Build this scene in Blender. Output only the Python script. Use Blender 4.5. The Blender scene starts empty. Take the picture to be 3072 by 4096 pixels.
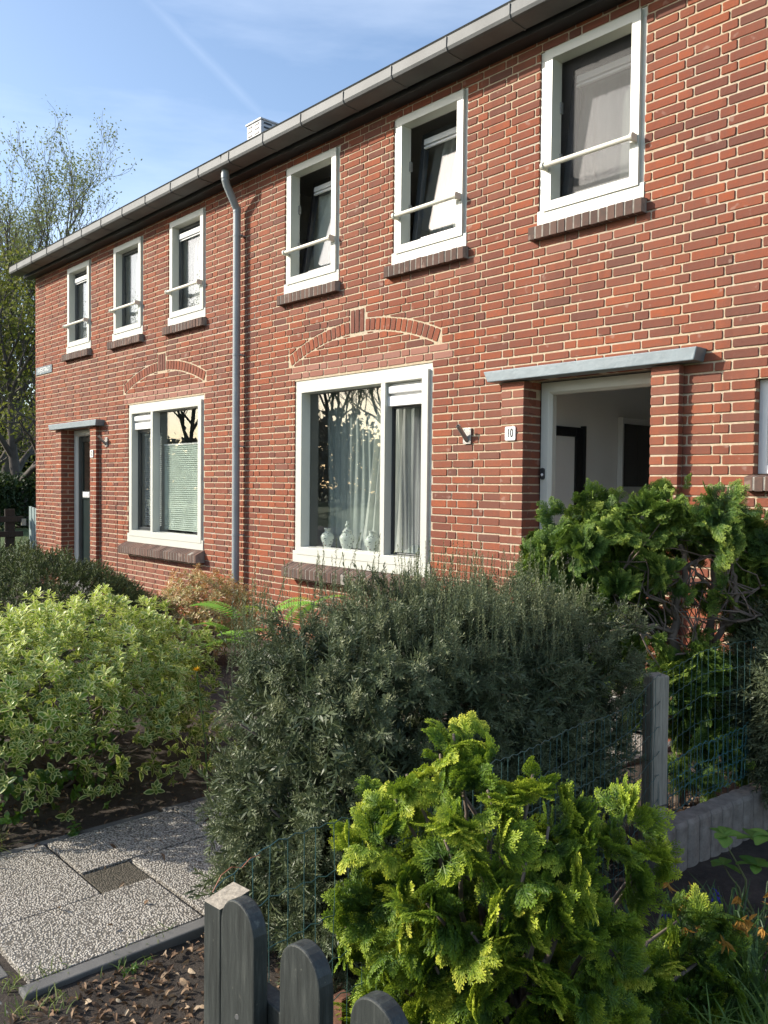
import bpy, bmesh, math, random
import numpy as np
from mathutils import Vector, Matrix
sc = bpy.context.scene
col = sc.collection
R = math.radians
# ------------------------------------------------------------------ camera
cd = bpy.data.cameras.new('camera'); cam = bpy.data.objects.new('camera', cd); col.objects.link(cam)
cr = Vector((0.67277205, 0.73978405, 0.00986517)); cu = Vector((-0.02940853, 0.01341637, 0.99947743)); cf = Vector((-0.73926511, 0.6727106, -0.03078212))
cam.matrix_world = Matrix(((cr.x, cu.x, -cf.x, 13.4201), (cr.y, cu.y, -cf.y, -4.9258), (cr.z, cu.z, -cf.z, 1.58), (0, 0, 0, 1)))
cd.sensor_fit = 'VERTICAL'; cd.sensor_height = 36; cd.lens = 29.883; cd.clip_start = 0.05; cd.clip_end = 3000
sc.camera = cam
# ------------------------------------------------------------------ world, sun, exposure
SUN = Vector((-1.0, -1.0, 0.71)).normalized()
elev = math.asin(SUN.z)
w = bpy.data.worlds.new('World'); sc.world = w; w.use_nodes = True
nt = w.node_tree; nt.nodes.clear()
def N(tree, typ, **kw):
    n = tree.nodes.new(typ)
    for k, v in kw.items():
        if k in n.inputs.keys() if hasattr(n.inputs, 'keys') else False: n.inputs[k].default_value = v
        else: setattr(n, k, v)
    return n
sky = N(nt, 'ShaderNodeTexSky', sky_type='NISHITA', sun_disc=False)
sky.sun_elevation = elev; sky.sun_rotation = math.atan2(SUN.x, SUN.y); sky.air_density = 1.0; sky.dust_density = 1.6; sky.ozone_density = 1.8
tc = N(nt, 'ShaderNodeTexCoord')
# thin cirrus wisps
mp = N(nt, 'ShaderNodeMapping'); mp.inputs['Scale'].default_value = (1.0, 1.0, 5.0); mp.inputs['Rotation'].default_value = (0.25, -0.1, 0.4)
nz = N(nt, 'ShaderNodeTexNoise'); nz.inputs['Scale'].default_value = 2.2; nz.inputs['Detail'].default_value = 7; nz.inputs['Roughness'].default_value = 0.55
rp = N(nt, 'ShaderNodeValToRGB'); rp.color_ramp.elements[0].position = 0.45; rp.color_ramp.elements[1].position = 0.85
rp.color_ramp.elements[0].color = (0, 0, 0, 1); rp.color_ramp.elements[1].color = (0.22, 0.22, 0.22, 1)
L = nt.links.new
L(tc.outputs['Generated'], mp.inputs['Vector']); L(mp.outputs[0], nz.inputs['Vector']); L(nz.outputs['Fac'], rp.inputs[0])
# contrail: a thin band of high cloud along a great circle between two sky directions
da = Vector((-0.78638, 0.39638, 0.4738)).normalized(); db = Vector((-0.76302, 0.516676, 0.38839)).normalized()
CT_A, CT_B = da, db
cn = da.cross(db).normalized()
dt = N(nt, 'ShaderNodeVectorMath', operation='DOT_PRODUCT'); dt.inputs[1].default_value = cn
ab = N(nt, 'ShaderNodeMath', operation='ABSOLUTE')
nz2 = N(nt, 'ShaderNodeTexNoise'); nz2.inputs['Scale'].default_value = 30; nz2.inputs['Detail'].default_value = 4
mr = N(nt, 'ShaderNodeMapRange'); mr.inputs[1].default_value = 0.0; mr.inputs[2].default_value = 0.007; mr.inputs[3].default_value = 1; mr.inputs[4].default_value = 0
mid = (da + db).normalized()
d2 = N(nt, 'ShaderNodeVectorMath', operation='DOT_PRODUCT'); d2.inputs[1].default_value = mid
mr2 = N(nt, 'ShaderNodeMapRange'); mr2.inputs[1].default_value = mid.dot(da) - 0.012; mr2.inputs[2].default_value = mid.dot(da) + 0.01; mr2.inputs[3].default_value = 0; mr2.inputs[4].default_value = 0.11
m1 = N(nt, 'ShaderNodeMath', operation='MULTIPLY'); m2 = N(nt, 'ShaderNodeMath', operation='MULTIPLY'); m3 = N(nt, 'ShaderNodeMath', operation='MAXIMUM')
L(tc.outputs['Generated'], dt.inputs[0]); L(dt.outputs['Value'], ab.inputs[0]); L(ab.outputs[0], mr.inputs[0])
L(tc.outputs['Generated'], d2.inputs[0]); L(d2.outputs['Value'], mr2.inputs[0]); L(mr.outputs[0], m1.inputs[0]); L(mr2.outputs[0], m1.inputs[1])
L(tc.outputs['Generated'], nz2.inputs['Vector']); L(m1.outputs[0], m2.inputs[0]); L(nz2.outputs['Fac'], m2.inputs[1])
L(rp.outputs[0], m3.inputs[0]); L(m2.outputs[0], m3.inputs[1])
mx = N(nt, 'ShaderNodeMixRGB'); mx.inputs[2].default_value = (8.0, 8.4, 9.0, 1)
L(m3.outputs[0], mx.inputs[0]); L(sky.outputs[0], mx.inputs[1])
bg = N(nt, 'ShaderNodeBackground'); bg.inputs[1].default_value = 0.15
out = N(nt, 'ShaderNodeOutputWorld'); L(mx.outputs[0], bg.inputs[0]); L(bg.outputs[0], out.inputs[0])
sd = bpy.data.lights.new('sun', 'SUN'); sd.energy = 3.7; sd.angle = R(0.53); sd.color = (1.0, 0.93, 0.82)
so = bpy.data.objects.new('sun', sd); col.objects.link(so); so.rotation_euler = (-SUN).to_track_quat('-Z', 'Y').to_euler(); so.location = (0, -10, 12)
sc.view_settings.view_transform = 'Standard'; sc.view_settings.look = 'None'; sc.view_settings.gamma = 1; sc.view_settings.exposure = 0.82
rng = np.random.default_rng(11); random.seed(5)

# ------------------------------------------------------------------ materials
MATS = {}
def new_mat(name):
    m = bpy.data.materials.new(name); m.use_nodes = True; t = m.node_tree
    b = t.nodes['Principled BSDF']; MATS[name] = m
    return m, t, b
def noise(t, scale, detail=4, rough=0.5, coord='Object', vec=None):
    n = t.nodes.new('ShaderNodeTexNoise'); n.inputs['Scale'].default_value = scale; n.inputs['Detail'].default_value = detail; n.inputs['Roughness'].default_value = rough
    if vec is None:
        c = t.nodes.new('ShaderNodeTexCoord'); t.links.new(c.outputs[coord], n.inputs['Vector'])
    else: t.links.new(vec, n.inputs['Vector'])
    return n.outputs['Fac']
def ramp(t, fac, stops):
    r = t.nodes.new('ShaderNodeValToRGB'); cr_ = r.color_ramp
    while len(cr_.elements) < len(stops): cr_.elements.new(0.5)
    for e, (p, c) in zip(cr_.elements, stops): e.position = p; e.color = (*c, 1)
    t.links.new(fac, r.inputs[0]); return r.outputs[0]
def mixc(t, fac, a, b, mode='MIX'):
    m = t.nodes.new('ShaderNodeMixRGB'); m.blend_type = mode
    for s, v in ((0, fac), (1, a), (2, b)):
        if isinstance(v, (int, float)): m.inputs[s].default_value = v
        elif isinstance(v, tuple): m.inputs[s].default_value = (*v, 1)
        else: t.links.new(v, m.inputs[s])
    return m.outputs[0]
def bump(t, b, h, strength=0.3, dist=0.01):
    n = t.nodes.new('ShaderNodeBump'); n.inputs['Strength'].default_value = strength; n.inputs['Distance'].default_value = dist
    t.links.new(h, n.inputs['Height']); t.links.new(n.outputs[0], b.inputs['Normal'])
def attr(t, name):
    a = t.nodes.new('ShaderNodeAttribute'); a.attribute_name = name; return a.outputs['Fac']
def simple(name, c, rough=0.6, var=0.12, nscale=8.0, bstr=0.0, bscale=60.0, metal=0.0, spec=0.5):
    m, t, b = new_mat(name)
    f = noise(t, nscale, 5)
    lo = tuple(x * (1 - var) for x in c); hi = tuple(min(1, x * (1 + var)) for x in c)
    t.links.new(ramp(t, f, [(0.3, lo), (0.7, hi)]), b.inputs['Base Color'])
    b.inputs['Roughness'].default_value = rough; b.inputs['Metallic'].default_value = metal; b.inputs['Specular IOR Level'].default_value = spec
    if bstr: bump(t, b, noise(t, bscale, 4), bstr, 0.004)
    return m
def leafmat(name, stops, tipstops=None, tipw=0.6, rough=0.5, trans=0.25, tcol=(0.3, 0.4, 0.05), spec=0.35, soft=0.25):
    m, t, b = new_mat(name)
    c = ramp(t, attr(t, 'rnd'), stops)
    if tipstops:
        c2 = ramp(t, attr(t, 'rnd'), tipstops)
        mr_ = t.nodes.new('ShaderNodeMapRange'); t.links.new(attr(t, 'tip'), mr_.inputs[0]); mr_.inputs[1].default_value = tipw - soft; mr_.inputs[2].default_value = tipw + soft
        c = mixc(t, mr_.outputs[0], c, c2)
    t.links.new(c, b.inputs['Base Color']); b.inputs['Roughness'].default_value = rough; b.inputs['Specular IOR Level'].default_value = spec
    if trans:
        tr = t.nodes.new('ShaderNodeBsdfTranslucent'); mxs = t.nodes.new('ShaderNodeMixShader'); mxs.inputs[0].default_value = trans
        t.links.new(mixc(t, 0.5, c, tcol), tr.inputs[0]); o = t.nodes['Material Output']
        t.links.new(b.outputs[0], mxs.inputs[1]); t.links.new(tr.outputs[0], mxs.inputs[2]); t.links.new(mxs.outputs[0], o.inputs[0])
    return m
# brick: colour of each brick from its own random number, mottled and pitted
def brickmat(name, stops, pale=(0.33, 0.17, 0.13)):
    m, t, b = new_mat(name)
    c = ramp(t, attr(t, 'rnd'), stops)
    n1 = noise(t, 26, 6, 0.65)
    c = mixc(t, ramp(t, n1, [(0.35, (0, 0, 0)), (0.75, (0.55, 0.55, 0.55))]), c, (0.16, 0.080, 0.058))
    n2 = noise(t, 160, 3, 0.6)
    c = mixc(t, ramp(t, n2, [(0.62, (0, 0, 0)), (0.8, (0.5, 0.5, 0.5))]), c, (0.10, 0.05, 0.04))
    big = noise(t, 0.9, 4, 0.6)
    c = mixc(t, ramp(t, big, [(0.42, (0, 0, 0)), (0.75, (0.38, 0.38, 0.38))]), c, (0.20, 0.115, 0.085))
    c0_ = t.nodes.new('ShaderNodeTexCoord'); mv = t.nodes.new('ShaderNodeMapping'); mv.inputs['Scale'].default_value = (2.2, 2.2, .22); t.links.new(c0_.outputs['Object'], mv.inputs[0])
    c = mixc(t, ramp(t, noise(t, 2.2, 6, .6, vec=mv.outputs[0]), [(0.5, (0, 0, 0)), (0.78, (0.5, 0.5, 0.5))]), c, (0.10, 0.045, 0.034))
    c = mixc(t, ramp(t, noise(t, 11, 2, .5), [(0.66, (0, 0, 0)), (0.72, (0.35, 0.35, 0.35))]), c, (0.42, 0.30, 0.24))
    c = mixc(t, attr(t, 'tip'), c, pale)
    t.links.new(c, b.inputs['Base Color']); b.inputs['Roughness'].default_value = 0.88; b.inputs['Specular IOR Level'].default_value = 0.25
    mm = t.nodes.new('ShaderNodeMath'); mm.operation = 'ADD'; t.links.new(noise(t, 90, 5, 0.7), mm.inputs[0]); t.links.new(noise(t, 22, 3), mm.inputs[1])
    bump(t, b, mm.outputs[0], 0.5, 0.004)
    return m
BRICK = brickmat('red_brick', [(0.0, (0.135, 0.052, 0.038)), (0.10, (0.185, 0.060, 0.038)), (0.4, (0.235, 0.068, 0.037)), (0.75, (0.275, 0.076, 0.036)), (0.93, (0.34, 0.088, 0.036)), (1.0, (0.20, 0.075, 0.052))])
SILLB = brickmat('brown_sill_brick', [(0.0, (0.060, 0.048, 0.042)), (0.6, (0.10, 0.075, 0.062)), (1.0, (0.14, 0.09, 0.07))], (0.2, 0.12, 0.1))
m, t, b = new_mat('mortar')
c = ramp(t, noise(t, 30, 6, 0.7), [(0.3, (0.40, 0.31, 0.20)), (0.7, (0.58, 0.48, 0.34))])
c = mixc(t, ramp(t, noise(t, 1.6, 3), [(0.5, (0, 0, 0)), (0.75, (0.5, 0.5, 0.5))]), c, (0.42, 0.40, 0.37))
t.links.new(c, b.inputs['Base Color']); b.inputs['Roughness'].default_value = 0.95; bump(t, b, noise(t, 220, 4, 0.7), 0.6, 0.003); MORTAR = m
SILLM = simple('grey_sill_mortar', (.27, .245, .21), .95, .25, 30, .5, 200)
WHITE = simple('cream_white_plastic', (0.58, 0.58, 0.51), 0.35, 0.03, 3)
WHITE2 = simple('clean_white_plastic', (0.72, 0.72, 0.70), 0.3, 0.03, 3)
ANTH = simple('anthracite_paint', (0.035, 0.04, 0.042), 0.35, 0.2, 6)
BLACK = simple('black_paint', (0.012, 0.012, 0.013), 0.3, 0.2, 6)
CREAM = simple('cream_metal', (0.72, 0.69, 0.58), 0.4, 0.04, 4)
ZINC = simple('weathered_zinc', (0.105, 0.11, 0.108), 0.6, 0.22, 3.5, 0.15, 40, 0.0)
PIPE = simple('grey_pvc', (0.27, 0.30, 0.31), 0.4, 0.10, 5)
FASCIA = simple('dark_fascia', (0.018, 0.018, 0.019), 0.5, 0.3, 6)
CANOPY = simple('blue_grey_paint', (0.19, 0.235, 0.255), 0.45, 0.10, 9, 0.5, 25)
ROOFM = simple('roof_tile', (0.06, 0.05, 0.05), 0.8, 0.3, 12)
HALL = simple('white_plaster', (0.86, 0.85, 0.82), 0.9, 0.03, 2)
DIM = simple('interior_paint', (0.36, 0.35, 0.33), 0.9, 0.15, 1)
FLOORM = simple('interior_floor', (0.34, 0.29, 0.24), 0.5, 0.3, 3)
DOORG = simple('dark_green_door_paint', (0.016, 0.028, 0.027), 0.28, 0.2, 5)
BARK = simple('grey_brown_bark', (0.17, 0.13, 0.10), 0.9, 0.35, 14, 0.9, 30)
BARKD = simple('dark_bark', (0.085, 0.072, 0.06), 0.9, 0.35, 3, 0.6, 20)
STEEL = simple('dull_steel', (0.36, 0.35, 0.33), 0.42, 0.2, 14, 0.1, 60, 0.7)
m, t, b = new_mat('window_glass')
t.nodes.remove(b); tr = t.nodes.new('ShaderNodeBsdfTransparent'); tr.inputs[0].default_value = (0.95, 0.97, 0.96, 1)
gl = t.nodes.new('ShaderNodeBsdfGlossy'); gl.inputs['Roughness'].default_value = 0.0
def mnode(t, op, a, b_=None):
    n = t.nodes.new('ShaderNodeMath'); n.operation = op
    for s, v in ((0, a), (1, b_)):
        if v is None: continue
        if isinstance(v, (int, float)): n.inputs[s].default_value = v
        else: t.links.new(v, n.inputs[s])
    return n.outputs[0]
ge = t.nodes.new('ShaderNodeNewGeometry'); dn_ = t.nodes.new('ShaderNodeVectorMath'); dn_.operation = 'DOT_PRODUCT'; t.links.new(ge.outputs['Normal'], dn_.inputs[0]); t.links.new(ge.outputs['Incoming'], dn_.inputs[1])
cosv = mnode(t, 'ABSOLUTE', dn_.outputs['Value']); FRES = mnode(t, 'ADD', mnode(t, 'MULTIPLY', mnode(t, 'POWER', mnode(t, 'SUBTRACT', 1.0, cosv), 4.0), 0.9), 0.10)
gn = t.nodes.new('ShaderNodeBump'); gn.inputs['Strength'].default_value = 0.02; gn.inputs['Distance'].default_value = 0.01; t.links.new(noise(t, 2.5, 1), gn.inputs['Height'])
t.links.new(gn.outputs[0], gl.inputs['Normal'])
ms = t.nodes.new('ShaderNodeMixShader'); t.links.new(FRES, ms.inputs[0]); t.links.new(tr.outputs[0], ms.inputs[1]); t.links.new(gl.outputs[0], ms.inputs[2])
t.links.new(ms.outputs[0], t.nodes['Material Output'].inputs[0]); GLASS = m
def cloth(name, c, trans=0.3, alpha=1.0, nscale=6):
    m, t, b = new_mat(name); cc = ramp(t, noise(t, nscale, 5), [(0.3, tuple(x * .85 for x in c)), (0.7, c)])
    t.links.new(cc, b.inputs['Base Color']); b.inputs['Roughness'].default_value = 0.95
    tl = t.nodes.new('ShaderNodeBsdfTranslucent'); t.links.new(cc, tl.inputs[0]); ms = t.nodes.new('ShaderNodeMixShader'); ms.inputs[0].default_value = trans
    t.links.new(b.outputs[0], ms.inputs[1]); t.links.new(tl.outputs[0], ms.inputs[2]); o = ms.outputs[0]
    if alpha < 1:
        tp = t.nodes.new('ShaderNodeBsdfTransparent'); m2_ = t.nodes.new('ShaderNodeMixShader'); m2_.inputs[0].default_value = alpha
        t.links.new(tp.outputs[0], m2_.inputs[1]); t.links.new(o, m2_.inputs[2]); o = m2_.outputs[0]
    t.links.new(o, t.nodes['Material Output'].inputs[0]); return m
CURT = cloth('white_curtain', (0.78, 0.80, 0.74), 0.35)
SHEER = cloth('grey_sheer', (0.62, 0.68, 0.64), 0.3, 0.8)
SHEERD = cloth('dark_sheer', (0.20, 0.20, 0.20), 0.2, 0.45)
NET = cloth('lace_net', (0.72, 0.72, 0.70), 0.3, 0.75, 40)
BLIND = cloth('mint_pleated_blind', (0.80, 0.87, 0.79), 0.2)

# ------------------------------------------------------------------ object helpers
def tag(o, label=None, cat=None, group=None, kind=None):
    for k, v in (('label', label), ('category', cat), ('group', group), ('kind', kind)):
        if v: o[k] = v
    return o
def empty(name, loc=(0, 0, 0), rz=0.0, **kw):
    o = bpy.data.objects.new(name, None); o.location = loc; o.rotation_euler = (0, 0, rz); o.empty_display_size = 0.1; col.objects.link(o); return tag(o, kw.get('label'), kw.get('category'), kw.get('group'))
def link(name, me, parent=None, mats=(), bevel=0.0, smooth=False):
    o = bpy.data.objects.new(name, me); col.objects.link(o)
    for m_ in mats: me.materials.append(m_)
    if parent is not None:
        o.parent = parent
    if smooth: me.polygons.foreach_set('use_smooth', [True] * len(me.polygons))
    if bevel:
        md = o.modifiers.new('bevel', 'BEVEL'); md.width = bevel; md.segments = 2; md.limit_method = 'ANGLE'; md.angle_limit = R(40)
    return o
def npmesh(name, V, F, mi=None, attrs=None):
    """V (n,3); F list of (k,m) int arrays; mi list of material index per F entry (int or array)"""
    me = bpy.data.meshes.new(name); V = np.asarray(V, np.float32)
    F = [np.asarray(f, np.int32) for f in F if len(f)]
    me.vertices.add(len(V)); me.vertices.foreach_set('co', V.ravel())
    nl = sum(f.size for f in F); npoly = sum(len(f) for f in F)
    me.loops.add(nl); me.loops.foreach_set('vertex_index', np.concatenate([f.ravel() for f in F]))
    me.polygons.add(npoly); st = []; s = 0
    for f in F: st.append(s + np.arange(len(f)) * f.shape[1]); s += f.size
    me.polygons.foreach_set('loop_start', np.concatenate(st).astype(np.int32))
    if mi is not None:
        me.polygons.foreach_set('material_index', np.concatenate([np.full(len(f), m_, np.int32) if np.isscalar(m_) else np.asarray(m_, np.int32) for f, m_ in zip(F, mi)]))
    for k, a in (attrs or {}).items():
        at_ = me.attributes.new(k, 'FLOAT', 'POINT'); at_.data.foreach_set('value', np.asarray(a, np.float32))
    me.polygons.foreach_set('use_smooth', [False] * npoly)
    me.update(calc_edges=True)
    return me
class MB:
    def __init__(s): s.v = []; s.f = []; s.m = []; s.a = []; s.t = []; s.ca = 0.5; s.ct = 0.0
    def add(s, vs, fs, m=0):
        n = len(s.v); s.v += [tuple(v) for v in vs]; s.a += [s.ca] * len(vs); s.t += [s.ct] * len(vs)
        for f in fs: s.f.append(tuple(i + n for i in f)); s.m.append(m)
    def box(s, x0, x1, y0, y1, z0, z1, m=0):
        s.add([(x0, y0, z0), (x1, y0, z0), (x1, y1, z0), (x0, y1, z0), (x0, y0, z1), (x1, y0, z1), (x1, y1, z1), (x0, y1, z1)],
              [(0, 3, 2, 1), (4, 5, 6, 7), (0, 1, 5, 4), (1, 2, 6, 5), (2, 3, 7, 6), (3, 0, 4, 7)], m)
    def tube(s, pts, r, n=8, m=0, cap=True):
        pts = [Vector(p_) for p_ in pts]; rs = r if isinstance(r, (list, tuple)) else [r] * len(pts); rings = []; base = len(s.v); V = []
        up = Vector((0, 0, 1)); prev = None
        for i, p_ in enumerate(pts):
            d = (pts[min(i + 1, len(pts) - 1)] - pts[max(i - 1, 0)]).normalized()
            if prev is None: a = d.cross(up if abs(d.z) < .9 else Vector((1, 0, 0))).normalized()
            else: a = (prev - d * prev.dot(d)).normalized()
            prev = a; b_ = d.cross(a)
            V += [p_ + (a * math.cos(2 * math.pi * k / n) + b_ * math.sin(2 * math.pi * k / n)) * rs[i] for k in range(n)]
        fs = [(i * n + k, i * n + (k + 1) % n, (i + 1) * n + (k + 1) % n, (i + 1) * n + k) for i in range(len(pts) - 1) for k in range(n)]
        if cap: fs += [tuple(range(n))[::-1], tuple((len(pts) - 1) * n + k for k in range(n))]
        s.add(V, fs, m)
    def lathe(s, prof, c=(0, 0, 0), n=20, m=0):
        V = [(c[0] + r_ * math.cos(2 * math.pi * k / n), c[1] + r_ * math.sin(2 * math.pi * k / n), c[2] + z_) for r_, z_ in prof for k in range(n)]
        fs = [(i * n + k, i * n + (k + 1) % n, (i + 1) * n + (k + 1) % n, (i + 1) * n + k) for i in range(len(prof) - 1) for k in range(n)]
        s.add(V, fs, m)
    def loops(s, Ls, m=0, ms=None):
        n = len(Ls[0]); base = [v for l in Ls for v in l]
        for i in range(len(Ls) - 1):
            pass
        fs = []; 
        s.add(base, [(i * n + k, i * n + (k + 1) % n, (i + 1) * n + (k + 1) % n, (i + 1) * n + k) for i in range(len(Ls) - 1) for k in range(n)], m)
    def build(s, name, mats, parent=None, bevel=0.0, smooth=False, fixn=True):
        me = bpy.data.meshes.new(name); me.from_pydata(s.v, [], s.f)
        me.polygons.foreach_set('material_index', s.m)
        for k, a in (('rnd', s.a), ('tip', s.t)):
            at_ = me.attributes.new(k, 'FLOAT', 'POINT'); at_.data.foreach_set('value', a)
        if fixn:
            bm = bmesh.new(); bm.from_mesh(me); bmesh.ops.recalc_face_normals(bm, faces=bm.faces); bm.to_mesh(me); bm.free()
        me.update()
        return link(name, me, parent, mats if isinstance(mats, (list, tuple)) else [mats], bevel, smooth)
def rect(x0, x1, z0, z1, y): return [(x0, y, z0), (x1, y, z0), (x1, y, z1), (x0, y, z1)]
def ringframe(mb, x0, x1, z0, z1, wd, yf, yo, yi, sl=0.006, m=0):
    mb.loops([rect(x0, x1, z0, z1, yo), rect(x0, x1, z0, z1, yf), rect(x0 + wd, x1 - wd, z0 + wd, z1 - wd, yf), rect(x0 + wd + sl, x1 - wd - sl, z0 + wd + sl, z1 - wd - sl, yi)], m)

# ------------------------------------------------------------------ brickwork
Z0 = 4.661; CH = 0.0625; JT = 0.0108
class Bricks:
    """polygons in a (u,z) plane turned into bevelled, slightly irregular bricks"""
    def __init__(s): s.V = []; s.F4 = []; s.FN = []; s.a = []; s.t = []; s.n = 0
    def poly(s, P, O=(0, 0, 0), U=(1, 0, 0), Nn=(0, -1, 0), depth=0.085, tip=0.0, rnd=None, bv=0.0030):
        P = np.asarray(P, float); k = len(P)
        c = P.mean(0); e1 = np.roll(P, -1, 0) - P; e0 = P - np.roll(P, 1, 0)
        l1 = np.linalg.norm(e1, axis=1, keepdims=True) + 1e-9; l0 = np.linalg.norm(e0, axis=1, keepdims=True) + 1e-9
        ch = 0.0055; A = P - e0 / l0 * np.minimum(ch, l0 * .3); B = P + e1 / l1 * np.minimum(ch, l1 * .3)
        Q = np.empty((2 * k, 2)); Q[0::2] = A; Q[1::2] = B
        Q += rng.normal(0, 0.0007, Q.shape)
        d = Q - c; ext = np.abs(P - c).max(0) + 1e-6
        Qi = c + d * (1 - bv / ext)
        out_ = rng.normal(0, 0.0009)
        tl = rng.normal(0, 0.004, 2)
        O_ = np.asarray(O, float); U_ = np.asarray(U, float); N_ = np.asarray(Nn, float); Zz = np.array([0, 0, 1.])
        def pl(q, n_): return O_ + q[:, :1] * U_ + q[:, 1:] * Zz + np.asarray(n_).reshape(-1, 1) * N_
        v = np.vstack([pl(Qi, out_ + (Qi - c) @ tl), pl(Q, np.full(2 * k, -0.0028) + out_), pl(Q, np.full(2 * k, -depth))])
        n = 2 * k; b0 = s.n
        i = np.arange(n); j = (i + 1) % n
        s.F4.append(np.stack([b0 + i, b0 + j, b0 + n + j, b0 + n + i], 1)); s.F4.append(np.stack([b0 + n + i, b0 + n + j, b0 + 2 * n + j, b0 + 2 * n + i], 1))
        s.FN.append(tuple(b0 + i)); s.V.append(v); s.n += 3 * n
        r_ = rng.random() if rnd is None else rnd
        s.a.append(np.full(3 * n, r_)); s.t.append(np.full(3 * n, tip))
    def build(s, name, mats, parent, extra=None):
        V = np.vstack(s.V); F = [np.vstack(s.F4)]; by = {}
        for f in s.FN: by.setdefault(len(f), []).append(f)
        mi = [0]
        for k_, v_ in by.items(): F.append(np.array(v_)); mi.append(0)
        a = np.concatenate(s.a); t_ = np.concatenate(s.t)
        if extra is not None and extra.v:
            q = np.array([f for f in extra.f]) + len(V); V = np.vstack([V, np.array(extra.v)]); F.append(q); mi.append(1)
            a = np.concatenate([a, np.full(len(extra.v), .5)]); t_ = np.concatenate([t_, np.zeros(len(extra.v))])
        return link(name, npmesh(name, V, F, mi, {'rnd': a, 'tip': t_}), parent, mats)
def row_bricks(n, xa, xb):
    """monk bond: stretcher, stretcher, header; header centres at k*0.275 with k odd on even rows"""
    off = (1 if n % 2 == 0 else 0) * 0.275 + 0.055
    k0 = int((xa - off) / 0.55) - 2; xs = []
    x = off + k0 * 0.55
    while x < xb + .6:
        for wd in (0.22, 0.22, 0.11): xs.append((x, x + wd)); x += wd
    j = rng.normal(0, 0.0022, len(xs) + 1)
    return [(a + JT / 2 + j[i], b_ - JT / 2 + j[i + 1]) for i, (a, b_) in enumerate(xs) if b_ > xa and a < xb]
def cut(iv, holes):
    out_ = [iv]
    for a, b_ in holes:
        nx_ = []
        for p_, q in out_:
            if b_ <= p_ or a >= q: nx_.append((p_, q)); continue
            if p_ < a: nx_.append((p_, a))
            if q > b_: nx_.append((b_, q))
        out_ = nx_
    return [(p_, q) for p_, q in out_ if q - p_ > 0.018]
def wall(parent, xa, xb, holes, arches, pales, n0=-2, n1=75):
    B = Bricks(); mo = MB()
    ends = [(xa - 9, xa), (xb, xb + 9)]
    for n in range(n0, n1):
        zt = Z0 - n * CH - JT / 2 + rng.normal(0, 0.0008); zb = Z0 - (n + 1) * CH + JT / 2 + rng.normal(0, 0.0008)
        for (p_, q) in row_bricks(n, xa, xb):
            r_ = rng.random(); bands = [(zb, zt, [])]
            hs = list(ends); part = None
            for (hx0, hx1, hz0, hz1) in holes:
                if hx1 <= p_ or hx0 >= q or hz1 <= zb + .004 or hz0 >= zt - .004: continue
                if hz0 <= zb + .012 and hz1 >= zt - .012: hs.append((hx0, hx1))
                elif hz1 < zt: hs.append((hx0, hx1)); part = (hx0, hx1, max(zb, hz1 + .001), zt)
                else: hs.append((hx0, hx1)); part = (hx0, hx1, zb, min(zt, hz0 - .001))
            pieces = [(a, b_, zb, zt) for a, b_ in cut((p_, q), hs)]
            if part and part[3] - part[2] > .014:
                pieces += [(a, b_, part[2], part[3]) for a, b_ in cut((max(p_, part[0]), min(q, part[1])), ends)]
            for a, b_, c_, d_ in pieces:
                zj = rng.normal(0, 0.0006); tip = 0.0
                for (px0, px1, pz0, pz1, pv) in pales:
                    if px0 < (a + b_) / 2 < px1 and pz0 < (c_ + d_) / 2 < pz1: tip = pv * rng.uniform(.6, 1)
                done = False
                for A in arches:
                    if b_ > A['x0'] - .03 and a < A['x1'] + .03 and d_ > A['zlo'] - .02 and c_ < A['zkey'] + .02:
                        done = True
                        for P in A['clip'](a, b_, c_, d_): B.poly(P, rnd=r_, tip=tip)
                if not done:
                    B.poly([(a, c_ + zj), (b_, c_ + zj), (b_, d_ + zj), (a, d_ + zj)], rnd=r_, tip=tip)
    for A in arches:
        for P, r_ in A['bricks']: B.poly(P, rnd=r_, tip=0.0, bv=0.002)
    # mortar sheet with the openings left out, and the sides of the openings
    zs = sorted({Z0 - n0 * CH, Z0 - n1 * CH, *[h[2] for h in holes], *[h[3] for h in holes]}); xs = sorted({xa, xb, *[h[0] for h in holes], *[h[1] for h in holes]})
    ym = 0.0062
    for i in range(len(xs) - 1):
        for j in range(len(zs) - 1):
            cx, cz = (xs[i] + xs[i + 1]) / 2, (zs[j] + zs[j + 1]) / 2
            if any(h[0] < cx < h[1] and h[2] < cz < h[3] for h in holes): continue
            mo.add(rect(xs[i], xs[i + 1], zs[j], zs[j + 1], ym), [(0, 1, 2, 3)], 0)
    for h in holes:
        e = 0.0035; mo.loops([rect(h[0] - e, h[1] + e, h[2] - e, h[3] + e, ym), rect(h[0] - e, h[1] + e, h[2] - e, h[3] + e, 0.16)])
    mo.add([(xa + .003, ym, 0 - .05), (xa + .003, .3, -.05), (xa + .003, .3, 4.78), (xa + .003, ym, 4.78)], [(0, 1, 2, 3)])
    return B.build('wall', [BRICK, MORTAR], parent, mo)
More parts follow.
